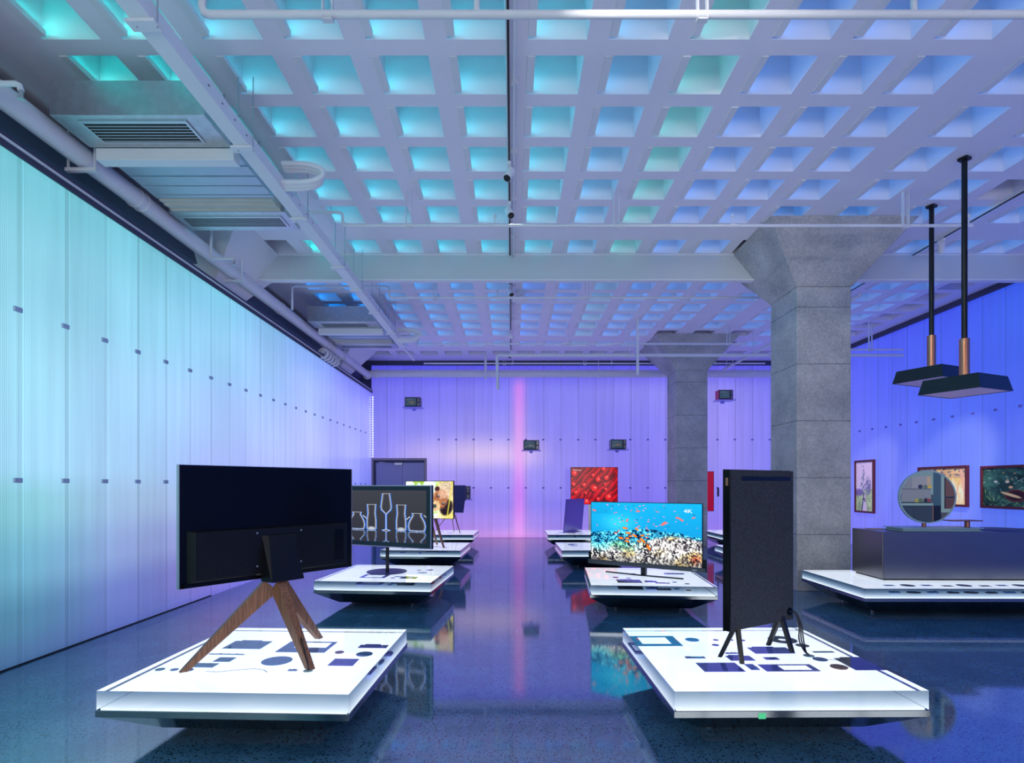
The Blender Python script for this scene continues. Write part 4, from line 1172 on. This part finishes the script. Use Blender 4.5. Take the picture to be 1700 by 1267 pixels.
def glass_fn(u, v):
    base = 46 + 14 * np.clip(v, 0, 1)
    col = np.stack([base, base, base + 6], 1)
    def seg(x0, y0, x1, y1, w_, c_, al=1.0):
        nonlocal col
        A = np.array((x0 * 1.73, y0)); B = np.array((x1 * 1.73, y1)); d = B - A; Ln = np.hypot(*d)
        px_, py_ = u * 1.73 - A[0], v - A[1]
        tt = np.clip((px_ * d[0] + py_ * d[1]) / Ln ** 2, 0, 1)
        dd = np.hypot(px_ - tt * d[0], py_ - tt * d[1])
        col = mixc(col, c_, al * np.clip((w_ - dd) / (w_ * 0.6), 0, 1))
    B, W_, G = (60, 130, 245), (225, 235, 250), (215, 190, 175)
    def mirror(cx_, pts, ybase):
        for refl in (False, True):
            f = (lambda y: y) if not refl else (lambda y: 2 * ybase - (y - ybase) * 0.75 - ybase + ybase - ybase)
            for s_ in (-1, 1):
                for i in range(len(pts) - 1):
                    (a0, b0), (a1, b1) = pts[i], pts[i + 1]
                    if refl: b0, b1 = ybase - (b0 - ybase) * 0.6, ybase - (b1 - ybase) * 0.6
                    if refl and (b0 < 0 and b1 < 0): continue
                    al = 0.55 if refl else 1.0
                    seg(cx_ + s_ * a0, b0, cx_ + s_ * a1, b1, 0.013, B, al)
                    seg(cx_ + s_ * (a0 - 0.010), b0, cx_ + s_ * (a1 - 0.010), b1, 0.008, W_, al)
                    seg(cx_ + s_ * max(a0 - 0.022, 0), b0, cx_ + s_ * max(a1 - 0.022, 0), b1, 0.004, G, al * 0.7)
    yb = 0.22
    wine = [(0.052, 0.935), (0.075, 0.68), (0.066, 0.62), (0.012, 0.545), (0.008, 0.50), (0.008, 0.26), (0.014, 0.24), (0.055, 0.225)]
    tall = [(0.062, 0.72), (0.055, 0.55), (0.066, 0.42), (0.066, 0.26), (0.058, 0.235), (0.0, 0.235)]
    jar = [(0.062, 0.565), (0.056, 0.52), (0.072, 0.48), (0.10, 0.40), (0.112, 0.32), (0.10, 0.24), (0.0, 0.235)]
    for cx_, p in ((0.50, wine), (0.31, tall), (0.69, tall), (0.115, jar), (0.885, jar)):
        mirror(cx_, p, yb)
        top = p[0]; seg(cx_ - top[0], top[1], cx_ + top[0], top[1], 0.006, (200, 205, 215))
    for cx_ in (0.31, 0.69):
        col = mixc(col, (230, 235, 245), 0.8 * ell(u, v, cx_, 0.262, 0.075, 0.028, 0, 0.5, 1.73))
    seg(0.20, 0.50, 0.24, 0.45, 0.012, W_); seg(0.80, 0.50, 0.76, 0.45, 0.012, W_); seg(0.97, 0.53, 1.0, 0.50, 0.01, W_)
    return col

def bear_fn(u, v):
    col = np.zeros((len(u), 3)) + (235, 250, 245)
    n = fbm(u * 9, v * 7, 4, 3)
    col = mixc(col, (190, 240, 235), np.clip((n - 0.45) * 4, 0, 1))
    col = mixc(col, (150, 190, 40), np.clip((n - 0.52) * 8, 0, 1) * np.clip((v - 0.72) * 5, 0, 1))
    col = mixc(col, (180, 200, 50), np.clip((fbm(u * 14, v * 10, 3, 8) - 0.45) * 8, 0, 1) * np.clip((0.25 - v) * 8, 0, 1))
    col = mixc(col, (236, 216, 130), np.clip((u - 0.62) * 8, 0, 1) * 0.8)
    a = 1.31
    fur = (fbm(u * 30, v * 26, 3, 4) - 0.45)[:, None] * 130
    m_ = ell(u, v, 0.84, 0.74, 0.30, 0.24, 25, 0.3, a); col = mixc(col, (214, 192, 160), m_)           # back of the animal
    m_ = ell(u, v, 0.86, 0.30, 0.17, 0.22, -20, 0.3, a); col = mixc(col, (38, 20, 22), m_)              # dark shadow below the chin
    m_ = ell(u, v, 0.73, 0.52, 0.20, 0.25, 0, 0.3, a); col = mixc(col, (176, 112, 72), m_)              # head
    m_ = ell(u, v, 0.80, 0.66, 0.15, 0.12, 30, 0.5, a); col = mixc(col, (222, 180, 150), m_ * .8)
    m_ = ell(u, v, 0.64, 0.34, 0.12, 0.14, -20, 0.3, a); col = mixc(col, (228, 190, 140), m_)           # muzzle
    m_ = ell(u, v, 0.615, 0.33, 0.055, 0.055, 0, 0.4, a); col = mixc(col, (70, 80, 76), m_)             # nose
    m_ = ell(u, v, 0.67, 0.80, 0.07, 0.06, 30, 0.4, a); col = mixc(col, (70, 34, 26), m_)               # ear
    for (x_, y_) in ((0.69, 0.60), (0.80, 0.40)):
        m_ = ell(u, v, x_, y_, 0.045, 0.035, 0, 0.4, a); col = mixc(col, (60, 34, 30), m_)
        m_ = ell(u, v, x_ + .005, y_ + .01, 0.02, 0.018, 0, 0.4, a); col = mixc(col, (150, 170, 190), m_)
    inside = (u > 0.55)[:, None]
    col = np.where(inside & (col.sum(1)[:, None] < 640), col + fur * 0.6, col)
    k = np.abs((u - 0.93) - (v - 0.5) * 0.12) < 0.012; col = mixc(col, (220, 214, 60), k * 0.8)
    return col

def red_fn(u, v):
    n = fbm(u * 4 + v * 3.5, v * 7 - u * 9, 4, 2)
    col = np.array((150, 0, 24)) + (n[:, None] - 0.4) * np.array((190, 30, 40))
    st = np.sin((u * 1.26 - v * 0.9) * 34 + 9 * n)
    col = mixc(col, (240, 20, 30), np.clip(st, 0, 1) ** 2 * 0.8 * np.clip(n * 2, 0, 1))
    col = mixc(col, (84, 0, 16), np.clip(-st - 0.3, 0, 1) * 0.9)
    for (a, b, r) in ((.07,.84,.07), (.06,.54,.045), (.10,.32,.05), (.47,.79,.045), (.50,.43,.085), (.58,.67,.065), (.76,.72,.065), (.75,.41,.04), (.80,.19,.085), (.32,.06,.09), (.32,.30,.035), (.28,.53,.05), (.73,.55,.03), (.70,.97,.06), (.58,.14,.05)):
        col = mixc(col, (70, 0, 12), 0.8 * ell(u, v, a - .03, b - .035, r, r, 0, .3, 1.26))
        col = mixc(col, (235, 24, 30), ell(u, v, a, b, r, r, 0, .15, 1.26))
        col = mixc(col, (255, 140, 130), 0.8 * ell(u, v, a + r * .2, b + r * .3, r * .45, r * .4, 0, .9, 1.26))
    return col

def trees_fn(u, v):
    col = np.zeros((len(u), 3)) + (206, 186, 196)
    col = mixc(col, (188, 160, 184), np.clip(v, 0, 1) * .5)
    g = v < 0.40 + 0.05 * u; n = fbm(u * 10, v * 18, 4, 1)
    col[g] = (np.array((150, 166, 120)) + (n[:, None] - .45) * np.array((120, 120, 80)))[g]
    col = mixc(col, (96, 70, 140), 0.8 * np.clip(ell(u, v, .16, .38, .12, .07, 0, .5, .42) + (n > .55) * 0, 0, 1))
    col = mixc(col, (104, 100, 132), ell(u, v, .72, .50, .065, .18, 0, .6, .42) * (fbm(u * 20, v * 30, 2, 6) > .25))
    w_ = 0.34 * (1 - np.clip(v / 1.0, 0, 1)) * (0.5 + 0.5 * np.sin(v * 26) ** 2)
    tr_ = (np.abs(u - 0.42 + 0.04 * np.sin(v * 14)) < w_ * 1.05) & (fbm(u * 26, v * 34, 3, 12) > 0.42) & (v > 0.40) & (v < 0.95)
    col = mixc(col, (96, 106, 124), tr_ * 0.9)
    road = (np.abs(u - 0.52) < 0.34 * (0.42 - v)) & (v < 0.40); col = mixc(col, (196, 180, 186), road)
    ed = (np.abs(u - 0.50 + 0.36 * (0.42 - v)) < .03) & (v < .38); col = mixc(col, (56, 54, 92), ed)
    col = mixc(col, (44, 36, 62), ell(u, v, .50, .24, .02, .02, 0, .3, .42) + ell(u, v, .54, .20, .015, .02, 0, .3, .42))
    return col
def ochre_fn(u, v):
    n = fbm(u * 7, v * 6, 4, 3); n2 = fbm(u * 16 + 2 * n, v * 10, 3, 7)
    col = np.array((206, 164, 112)) + (n[:, None] - .45) * np.array((110, 90, 60))
    col = mixc(col, (236, 204, 176), np.clip((n2 - .46) * 6, 0, 1) * (v < .72) * .8)
    col = mixc(col, (92, 80, 92), np.clip((fbm(u * 22, v * 22, 3, 9) - .40) * 6, 0, 1) * np.clip((v - .70) * 8, 0, 1))
    col = mixc(col, (196, 168, 84), np.clip((v - .55) * 6, 0, 1) * (v < .72) * .7)
    for k in range(8):
        a = .08 + .12 * k + .02 * math.sin(k * 3)
        col = mixc(col, (232, 196, 168), .75 * ell(u, v, a, .36, .05, .30, 12 * math.sin(k * 2.3), .7, 1.25))
        col = mixc(col, (170, 92, 60), .6 * ell(u, v, a + .05, .40, .012, .24, 14 * math.sin(k * 1.7), .8, 1.25))
    for a, b in ((.20, -14), (.93, 8)): col = mixc(col, (190, 140, 116), .8 * ell(u, v, a, .72, .05, .45, b, .4, 1.25))
    return col
def jungle_fn(u, v):
    n = fbm(u * 9, v * 7, 4, 3); col = np.array((24, 54, 50)) + (n[:, None] - .4) * np.array((70, 110, 90))
    rr = random.Random(11)
    for _ in range(150):
        a, b = rr.uniform(0, 1), rr.uniform(0.0, .40)
        col = mixc(col, rr.choice([(70, 130, 80), (40, 100, 60), (104, 150, 110), (130, 170, 96)]), .8 * ell(u, v, a, b, .06, .007, rr.uniform(30, 150), .7, 1.5))
    for _ in range(120):
        a, b = rr.uniform(0, 1), rr.uniform(0.4, 1.0)
        col = mixc(col, rr.choice([(34, 80, 70), (60, 110, 100), (20, 60, 58), (120, 150, 140)]), .8 * ell(u, v, a, b, .035, .012, rr.uniform(0, 180), .7, 1.5))
    for _ in range(16): col = mixc(col, rr.choice([(220, 130, 50), (230, 160, 60)]), ell(u, v, rr.uniform(.15, 1), rr.uniform(.6, 1), .012, .016, 0, .4, 1.5))
    for a, b, c_ in ((.16, .64, (190, 190, 170)), (.30, .64, (222, 190, 160)), (.34, .50, (214, 160, 120)), (.60, .52, (220, 180, 160)), (.75, .46, (230, 190, 180)), (.5, .40, (90, 140, 90))):
        for k in range(7):
            th = k * 360 / 7
            col = mixc(col, c_, .9 * ell(u, v, a + .016 * math.cos(math.radians(th)), b + .022 * math.sin(math.radians(th)), .022, .009, th, .4, 1.5))
    # a generic dark mound with a pale fallen log, not a figure
    col = mixc(col, (86, 40, 38), ell(u, v, .40, .28, .20, .16, 0, .15, 1.5)); col = mixc(col, (40, 18, 26), ell(u, v, .40, .28, .17, .13, 0, .15, 1.5))
    col = mixc(col, (206, 170, 120), ell(u, v, .34, .30, .20, .035, -22, .25, 1.5))
    col = mixc(col, (214, 70, 40), ell(u, v, .93, .56, .04, .02, 0, .3, 1.5)); col = mixc(col, (236, 190, 60), ell(u, v, .93, .61, .04, .02, 0, .3, 1.5))
    return col
def canvas(Y, ztop, zbot, wY, fn0, label, nx, ny):
    fn = lambda u, v: fn0(u, v) * 1.22 + 12
    h = ztop - zbot
    t = thing('painting', label, 'painting', (XR - 0.045, Y, zbot), -90)
    # local X runs along the wall, local -Y faces the room
    f = 0.045; a = wY / 2
    MB().box(-a, a, -0.035, 0.02, 0, f).box(-a, a, -0.035, 0.02, h - f, h).box(-a, -a + f, -0.035, 0.02, f, h - f).box(a - f, a, -0.035, 0.02, f, h - f).build('picture_frame', M['frame_wood'], t, bevel=0.004)
    MB().box(-a + f, a - f, -0.008, 0.018, f, h - f).build('backing', M['black'], t)
    paint_grid('canvas', wY - 2 * f, h - 2 * f, nx, ny, fn, M['picture_paint'], t, (0, -0.012, f))
    return t
canvas(13.62, 2.05, 0.80, 0.74, trees_fn, 'tall narrow painting of grey trees beside a path, nearest the concrete column', 60, 130)
canvas(11.17, 1.82, 1.05, 1.28, ochre_fn, 'ochre and cream painting in dark red frame, partly behind the round mirror', 130, 90)
canvas(9.36, 1.79, 1.05, 1.74, jungle_fn, 'dark green painting of leaves and flowers cut by the right edge of the view', 190, 100)

# ------------------------------------------------------------------ televisions
def tv_base(name, label, loc, rz): return thing(name, label, 'television', loc, rz)

# 1 black set from behind on walnut tripod
TX, TY = -1.565, 3.80
t = tv_base('television', 'large black television seen from behind on three walnut legs, nearest at left', (TX, TY, PT), 52.8)
W1, z0, z1 = 0.60, 0.848 - PT, 1.568 - PT
MB().box(-W1, W1, -0.012, 0.008, z0, z1).build('panel', M['black_gloss'], t, bevel=0.003)
MB().box(-W1, W1, 0.008, 0.014, z0, z1).build('screen', M['black'], t)
MB().box(-W1, W1, -0.016, 0.014, z1, z1 + 0.003).box(-W1 - 0.003, -W1, -0.016, 0.014, z0, z1 + 0.003).box(W1, W1 + 0.003, -0.016, 0.014, z0, z1 + 0.003).build('edge_trim', M['silver'], t)
hs = MB()
hs.hexa([(-0.56, -0.012, z0 + 0.02), (0.56, -0.012, z0 + 0.02), (0.56, -0.012, z0 + 0.335), (-0.56, -0.012, z0 + 0.335)],
        [(-0.53, -0.055, z0 + 0.04), (0.53, -0.055, z0 + 0.04), (0.53, -0.055, z0 + 0.325), (-0.53, -0.055, z0 + 0.325)])
for k in range(26):
    zz = z0 + 0.05 + k * 0.0105
    hs.box(-0.52, -0.13, -0.0575, -0.055, zz, zz + 0.004); hs.box(0.13, 0.40, -0.0575, -0.055, zz, zz + 0.004)
hs.build('rear_housing', M['black'], t, bevel=0.004)
MB().box(0.42, 0.50, -0.059, -0.055, z0 + 0.07, z0 + 0.29).build('socket_cover', M['black_gloss'], t, bevel=0.003)
for sx in (-1, 1):
    for zz in (0.09, 0.30): MB().tube([(sx * 0.155, -0.055, z0 + zz), (sx * 0.155, -0.0595, z0 + zz)], 0.006, 10).build('screw', M['silver'], t)
MB().box(-W1 + 0.02, -0.14, -0.03, -0.014, z0 + 0.004, z0 + 0.03).build('speaker_bar', M['black_gloss'], t)
MB().box(0.14, W1 - 0.02, -0.03, -0.014, z0 + 0.004, z0 + 0.03).build('speaker_bar', M['black_gloss'], t)
mc = MB()
zc0 = z0 - 0.012
mc.hexa([(-0.125, -0.050, zc0), (0.125, -0.050, zc0), (0.125, -0.050, z0 + 0.285), (-0.125, -0.050, z0 + 0.285)],
        [(-0.115, -0.16, zc0), (0.115, -0.16, zc0), (0.085, -0.075, z0 + 0.28), (-0.085, -0.075, z0 + 0.28)])
mc.box(-0.10, 0.10, -0.05, 0.0, zc0, z0 + 0.02)
mc.build('mount_cover', M['black'], t, bevel=0.004)
text('Hisense', 0.018, M['text_light'], t, (0.01, -0.093, z0 + 0.205), (R(74), 0, 0), 'logo')
def wleg(t, top, foot, w0=0.054, w1=0.033, d0=0.030, d1=0.021, name='leg', m=None):
    top = Vector(top); foot = Vector(foot)
    d_ = (foot - top).normalized(); side = Vector((0, 0, 1)).cross(d_)
    side = side.normalized() if side.length > 1e-3 else Vector((1, 0, 0)); up = d_.cross(side)
    def ring(p, a, b): return [p + side * a + up * b, p - side * a + up * b, p - side * a - up * b, p + side * a - up * b]
    mb = MB(); A = ring(top, d0, w0); B = ring(foot, d1, w1)
    # flat foot on the surface
    for q in B: q.z = foot.z
    mb.hexa(A, B)
    return mb.build(name, m or M['walnut'], t, bevel=0.003)
inv = Matrix.Rotation(R(-52.8), 3, 'Z')
def loc1(x, y, z): return inv @ Vector((x - TX, y - TY, z - PT))
hub = loc1(-1.535, 3.735, 0.845)
for (fx, fy) in ((-1.965, 3.44), (-1.225, 3.49), (-1.405, 4.19)):
    f = loc1(fx, fy, PT); dirv = (Vector((f.x, f.y, 0)) - Vector((hub.x, hub.y, 0))).normalized()
    wleg(t, (hub.x + dirv.x * 0.03, hub.y + dirv.y * 0.03, z0 - 0.045), (f.x, f.y, 0.001))
MB().cyl((0, 0), 0.028, 0.0, 0.003, 20).build('cable_grommet', M['pale_green'], t).location = loc1(-1.225, 3.455, PT)
P = [loc1(-1.225, 3.46, PT + 0.002), loc1(-1.237, 3.475, PT + 0.05), loc1(-1.30, 3.54, PT + 0.18)]
MB().tube(P, 0.004, 8).build('power_cable', M['cable'], t)

# 2 upright fabric backed set
t = tv_base('television', 'upright television with charcoal woven fabric back on thin black legs', (1.615, 3.79, PT), 31.2)
a = 0.33; zb, zt_ = 0.528 - PT, 1.548 - PT
MB().box(-0.292, 0.366, -0.022, 0.016, zb, zt_).build('fabric_back', M['fabric'], t, bevel=0.006)
MB().box(-0.304, 0.378, 0.016, 0.030, zb - 0.004, zt_ + 0.004).box(-0.304, -0.293, -0.024, 0.016, zb, zt_).build('frame', M['black_gloss'], t, bevel=0.003)
MB().box(-0.297, 0.371, 0.030, 0.033, zb + 0.008, zt_ - 0.008).build('screen', M['black'], t)
MB().box(-0.19, 0.33, -0.0245, -0.0215, zt_ - 0.068, zt_ - 0.040).build('slot', M['black'], t, bevel=0.001)
MB().box(-0.3065, -0.3035, -0.012, 0.006, zt_ - 0.10, zt_ - 0.05).build('edge_button', M['bronze'], t)
inv2 = Matrix.Rotation(R(-31.2), 3, 'Z')
def loc2(x, y, z): return inv2 @ Vector((x - 1.615, y - 3.79, z - PT))
for pr, mx_ in (((1.350, 3.735), (1.436, 3.592)), (-0.215,)), (((1.784, 4.005), (1.868, 3.835)), (0.245,)):
    for (fx, fy) in pr:
        f = loc2(fx, fy, PT)
        wleg(t, (mx_[0], 0.0 if f.y > 0 else -0.012, zb + 0.03), (f.x, f.y, 0.001), 0.015, 0.014, 0.014, 0.013, m=M['black_metal'])
MB().tube([(0.318, -0.022, zb + 0.06), (0.318, -0.028, zb + 0.06)], 0.026, 20).build('cable_hole', M['black_gloss'], t)
g = loc2(1.94, 3.76, PT)
MB().cyl((0, 0), 0.034, 0.0, 0.003, 24).build('cable_grommet', M['pale_green'], t).location = g
for k in range(3):
    o_ = 0.008 * (k - 1)
    pts = [(0.318 + o_, -0.026, zb + 0.065), (0.335 + o_, -0.06, zb + 0.05), (0.36 + 2 * o_, -0.075, zb - 0.04), (0.345 + 3 * o_, -0.09, zb - 0.12), (g.x + o_ - 0.01, g.y + 0.02, 0.03), (g.x + o_, g.y + o_, 0.009)]
    # smooth the run
    P_ = [Vector(p) for p in pts]; out = []
    for i in range(len(P_) - 1):
        p0, p1_, p2_, p3_ = P_[max(i - 1, 0)], P_[i], P_[i + 1], P_[min(i + 2, len(P_) - 1)]
        for s_ in range(5):
            q = s_ / 5.0
            out.append(0.5 * ((2 * p1_) + (p2_ - p0) * q + (2 * p0 - 5 * p1_ + 4 * p2_ - p3_) * q * q + (3 * p1_ - p0 - 3 * p2_ + p3_) * q ** 3))
    out.append(P_[-1])
    MB().tube(out, 0.0045, 8).build('cable', M['cable'], t, smooth=True)

# 3 glassware picture on round base
t = tv_base('television', 'television showing glassware on black, on a single pole and round dark base', (-1.61, 7.40, PT), -25.3)
zb, zt_ = 0.659 - PT, 1.452 - PT; a = 0.69
MB().box(-a, a, -0.01, 0.03, zb, zt_).build('panel', M['black'], t, bevel=0.003)
MB().box(-a, a, -0.022, -0.01, zb, zb + 0.012).box(-a, a, -0.022, -0.01, zt_ - 0.012, zt_).box(-a, -a + 0.012, -0.022, -0.01, zb + .012, zt_ - .012).box(a - 0.012, a, -0.022, -0.01, zb + .012, zt_ - .012).build('frame', M['silver'], t)
MB().box(-a + 0.012, a - 0.012, -0.014, -0.0102, zb + 0.012, zt_ - 0.012).build('mat_board', M['mat_board'], t)
paint_grid('screen', 2 * a - 0.15, zt_ - zb - 0.13, 520, 290, glass_fn, M['picture_emit'], t, (0, -0.0155, zb + 0.065))
MB().tube([(0, 0.012, 0.012), (0, 0.012, zb + 0.01)], 0.022, 20).build('pole', M['black_metal'], t, smooth=True)
MB().cyl((0, 0), 0.255, 0.001, 0.013, 48).build('round_base', mat('dark blue base', (20, 26, 84), 0.3), t, bevel=0.003)

# 4 coral reef
t = tv_base('television', 'television showing a coral reef with orange fish and the letters 4K', (1.625, 7.10, PT), -34.6)
zb, zt_ = 0.432 - PT, 1.240 - PT; a = 0.722
MB().box(-a, a, -0.006, 0.014, zb + 0.03, zt_).build('panel', M['black_gloss'], t, bevel=0.002)
paint_grid('screen', 2 * a - 0.016, zt_ - zb - 0.065, 640, 360, coral_fn, M['picture_bright'], t, (0, -0.0068, zb + 0.057))
MB().box(-a - 0.035, a + 0.035, -0.002, 0.045, zb + 0.005, zb + 0.15).build('speaker_back', M['black'], t, bevel=0.004)
MB().box(-a - 0.035, a + 0.035, -0.022, -0.0075, zb + 0.005, zb + 0.056).build('speaker_bar', mat('charcoal speaker cloth', (62, 68, 76), 0.8), t, bevel=0.006)
text('Hisense', 0.018, M['text_light'], t, (a - 0.09, -0.0232, zb + 0.022), (R(90), 0, 0), 'logo')
text('4K', 0.062, M['text_white'], t, (a - 0.17, -0.0085, zt_ - 0.115), (R(90), 0, 0), 'screen_lettering', sx=1.45)
MB().box(-0.03, 0.03, -0.02, 0.03, 0.012, zb + 0.012).build('neck', M['black_metal'], t)
for s_ in (-1, 1):
    mb = MB(); mb.tube([(0, -0.05, 0.010), (s_ * 0.50, -0.07 + 0.05, 0.010)], 0.0095, 8); mb.build('foot', M['black_metal'], t)

# 5 animal picture on tripod
t = tv_base('television', 'television showing a brown animal among leaves, on a wooden tripod', (-1.50, 10.45, PT), -20)
zb, zt_ = 0.845 - PT, 1.532 - PT; a = 0.49
MB().box(-a, a, -0.01, 0.025, zb, zt_).build('panel', M['black_gloss'], t, bevel=0.003)
paint_grid('screen', 2 * a - 0.02, zt_ - zb - 0.02, 200, 140, bear_fn, M['picture_bright'], t, (0, -0.011, zb + 0.01))
for (fx, fy) in ((0.33, -0.08), (-0.40, -0.10), (-0.02, 0.34)):
    wleg(t, (fx * 0.3, 0.03, zb + 0.02), (fx, fy, 0.001), 0.03, 0.018, 0.018, 0.012)

# 6 easel television seen from behind
t = tv_base('television', 'dark blue backed television on a slim easel, half hidden behind the animal picture', (-1.47, 13.55, PT), -15)
zb, zt_ = 0.81 - PT, 1.452 - PT; a = 0.40
navy = mat('navy plastic', (20, 30, 92), 0.35)
MB().box(-a, a, -0.005, 0.02, zb + 0.28, zt_).build('panel', navy, t, bevel=0.003)
MB().hexa([(-a + .03, -0.02, zb), (a - .06, -0.02, zb), (a - .06, 0.02, zb), (-a + .03, 0.02, zb)], [(-a + .01, -0.02, zb + .3), (a - .02, -0.02, zb + .3), (a - .02, 0.02, zb + .3), (-a + .01, 0.02, zb + .3)]).build('rear_housing', navy, t)
for (fx, fy, tx) in ((-0.34, -0.12, 0.0), (0.30, -0.10, 0.10), (0.02, 0.25, 0.03)):
    wleg(t, (tx, 0.02, zb + 0.01), (fx, fy, 0.001), 0.012, 0.010, 0.010, 0.008)
MB().box(-0.07, 0.10, 0.0, 0.03, zb - 0.02, zb + 0.03).build('hub', M['rose_metal'], t)

# 7 red screen on pole
t = tv_base('television', 'television showing glossy red drops, standing before the back wall at right', (2.187, 15.3, 0), 0)
zb, zt_ = 0.942, 1.935; a = 0.627
MB().box(-a, a, -0.01, 0.03, zb, zt_).build('panel', M['black_gloss'], t, bevel=0.003)
paint_grid('screen', 2 * a - 0.02, zt_ - zb - 0.02, 180, 140, red_fn, M['picture_emit'], t, (0, -0.011, zb + 0.01))
text('Hisense', 0.075, M['text_red'], t, (-a + 0.05, -0.0125, zt_ - 0.10), (R(90), 0, 0), 'screen_lettering', align='LEFT')
MB().box(-0.15, -0.09, 0.005, 0.035, 0.01, zb + 0.02).build('pole', M['silver'], t)
MB().box(-0.35, 0.12, -0.12, 0.15, 0.001, 0.011).build('base_plate', M['silver'], t)

# 8 leaning panel seen from behind
t = tv_base('television', 'slim blue violet television seen from behind, leaning back on the farthest right platform', (1.46, 13.72, PT), 63.6)
pan = MB().box(-0.645, 0.60, -0.008, 0.010, 0.02, 0.80).build('panel', mat('violet grey back', (86, 80, 170), 0.3, metal=0.3), t, bevel=0.003)
pan.rotation_euler = (R(5), 0, 0)
MB().box(0.08, 0.14, 0.0105, 0.014, 0.50, 0.66).build('logo_plate', M['silver'], pan)
MB().box(-0.40, 0.30, -0.14, 0.14, 0.001, 0.014).build('base_plate', M['silver'], t)

# 9 second red screen on the back wall, mostly behind the farther column
t = tv_base('television', 'tall dark red screen on the back wall, edge showing right of the farther column', (5.02, YB - 0.07, 0.73), 0)
MB().box(-0.6, 0.6, -0.02, 0.03, 0, 1.11).build('panel', M['black_gloss'], t)
paint_grid('screen', 1.18, 1.09, 8, 8, lambda u, v: np.zeros((len(u), 3)) + (150, 0, 44), M['picture_emit'], t, (0, -0.021, 0.01))
o = MB().box(-0.02, 0.02, -0.02, 0.02, 0, 0.24).build('wall_handset', M['black']); o.location = (5.75, YB - 0.05, 1.14)
tag(o, 'small black handset on the back wall right of the dark red screen', 'wall phone')

# ------------------------------------------------------------------ retro sets on wall shelves
def retro(X, z, label, glow, side=None, w_=0.43, h=0.27, tilt=0, body=(122, 112, 122), dials=2):
    t = thing('retro_television', label, 'old television', (X, YB - 0.22, z), tilt)
    bmt = mat('cabinet %.2f' % X, body, 0.45)
    MB().box(-w_/2, w_/2, -0.13, 0.15, 0.012, h).build('cabinet', side or bmt, t, bevel=0.012)
    MB().box(-w_/2 + 0.008, w_/2 - 0.008, -0.14, -0.129, 0.018, h - 0.006).build('front_panel', mat('retro front %.2f' % X, (74, 68, 80), 0.4), t, bevel=0.006)
    sw = w_ * 0.68
    # bulged tube
    def fn(u, v):
        col = np.zeros((len(u), 3)) + (52, 72, 92)
        col = mixc(col, glow, 0.5 * np.exp(-((u - .6) / .22) ** 2 - ((v - .42) / .13) ** 2))
        col = mixc(col, (80, 104, 130), 0.5 * np.exp(-((u - .4) / .4) ** 2 - ((v - .85) / .2) ** 2))
        return col
    g_ = paint_grid('screen', sw, h * 0.76, 24, 18, fn, M['picture_emit'], t, (-w_/2 + 0.022 + sw/2, -0.145, h * 0.13))
    co = np.empty(len(g_.data.vertices) * 3); g_.data.vertices.foreach_get('co', co); co = co.reshape(-1, 3)
    uu = (co[:, 0] - co[:, 0].mean()) / (sw / 2); vv = (co[:, 2] - co[:, 2].mean()) / (h * .38)
    co[:, 1] -= 0.012 * (1 - uu ** 2) * (1 - vv ** 2); g_.data.vertices.foreach_set('co', co.ravel())
    MB().box(-w_/2 + 0.016, -w_/2 + 0.022 + sw + 0.006, -0.1445, -0.1405, h*.13 - .006, h*.89 + .006).build('screen_surround', M['black_gloss'], t, bevel=0.001)
    xk = w_/2 - 0.05
    for k in range(dials):
        MB().tube([(xk, -0.14, h * (0.82 - 0.2 * k)), (xk, -0.158, h * (0.82 - 0.2 * k))], 0.020, 16).build('dial', M['silver'], t)
    sp = MB()
    for k in range(5): sp.box(xk - 0.028, xk + 0.028, -0.143, -0.1405, h * 0.12 + k * 0.016, h * 0.12 + 0.008 + k * 0.016)
    sp.build('speaker_grille', M['silver'], t)
    for sx in (-1, 1): MB().box(sx * w_*0.4 - .015, sx * w_*0.4 + .015, -0.1, 0.1, 0, 0.012).build('foot', M['black'], t)
    s_ = thing('wall_shelf', 'pale bracket shelf under the ' + label.split(',')[0], 'shelf', (X, YB - 0.02, z - 0.022), 0)
    MB().box(-w_/2 - 0.05, w_/2 + 0.05, -0.40, 0, 0, 0.020).build('shelf_board', M['wood_shelf'], s_, bevel=0.002)
    MB().box(-0.04, 0.04, -0.10, 0, -0.05, 0).build('bracket', M['wood_shelf'], s_)
    return t
retro(-2.725, 3.60, 'old television with two dials, high at the left above the door', (190, 120, 60), body=(132, 118, 128))
retro(0.53, 2.42, 'old television right of the pink light beam, lower middle of the back wall', (170, 130, 110))
retro(2.92, 2.44, 'old television with grey casing, between pink beam and farther column', (200, 120, 60), body=(140, 132, 146))
retro(5.86, 3.80, 'old television with bright red side, high right of the farther column', (60, 90, 120), side=mat('red plastic', (210, 30, 90), 0.4), w_=0.40)
retro(-1.36, 1.07, 'old television with upright speaker front, behind the animal picture set', (40, 50, 70), w_=0.42, h=0.36, body=(70, 60, 76))
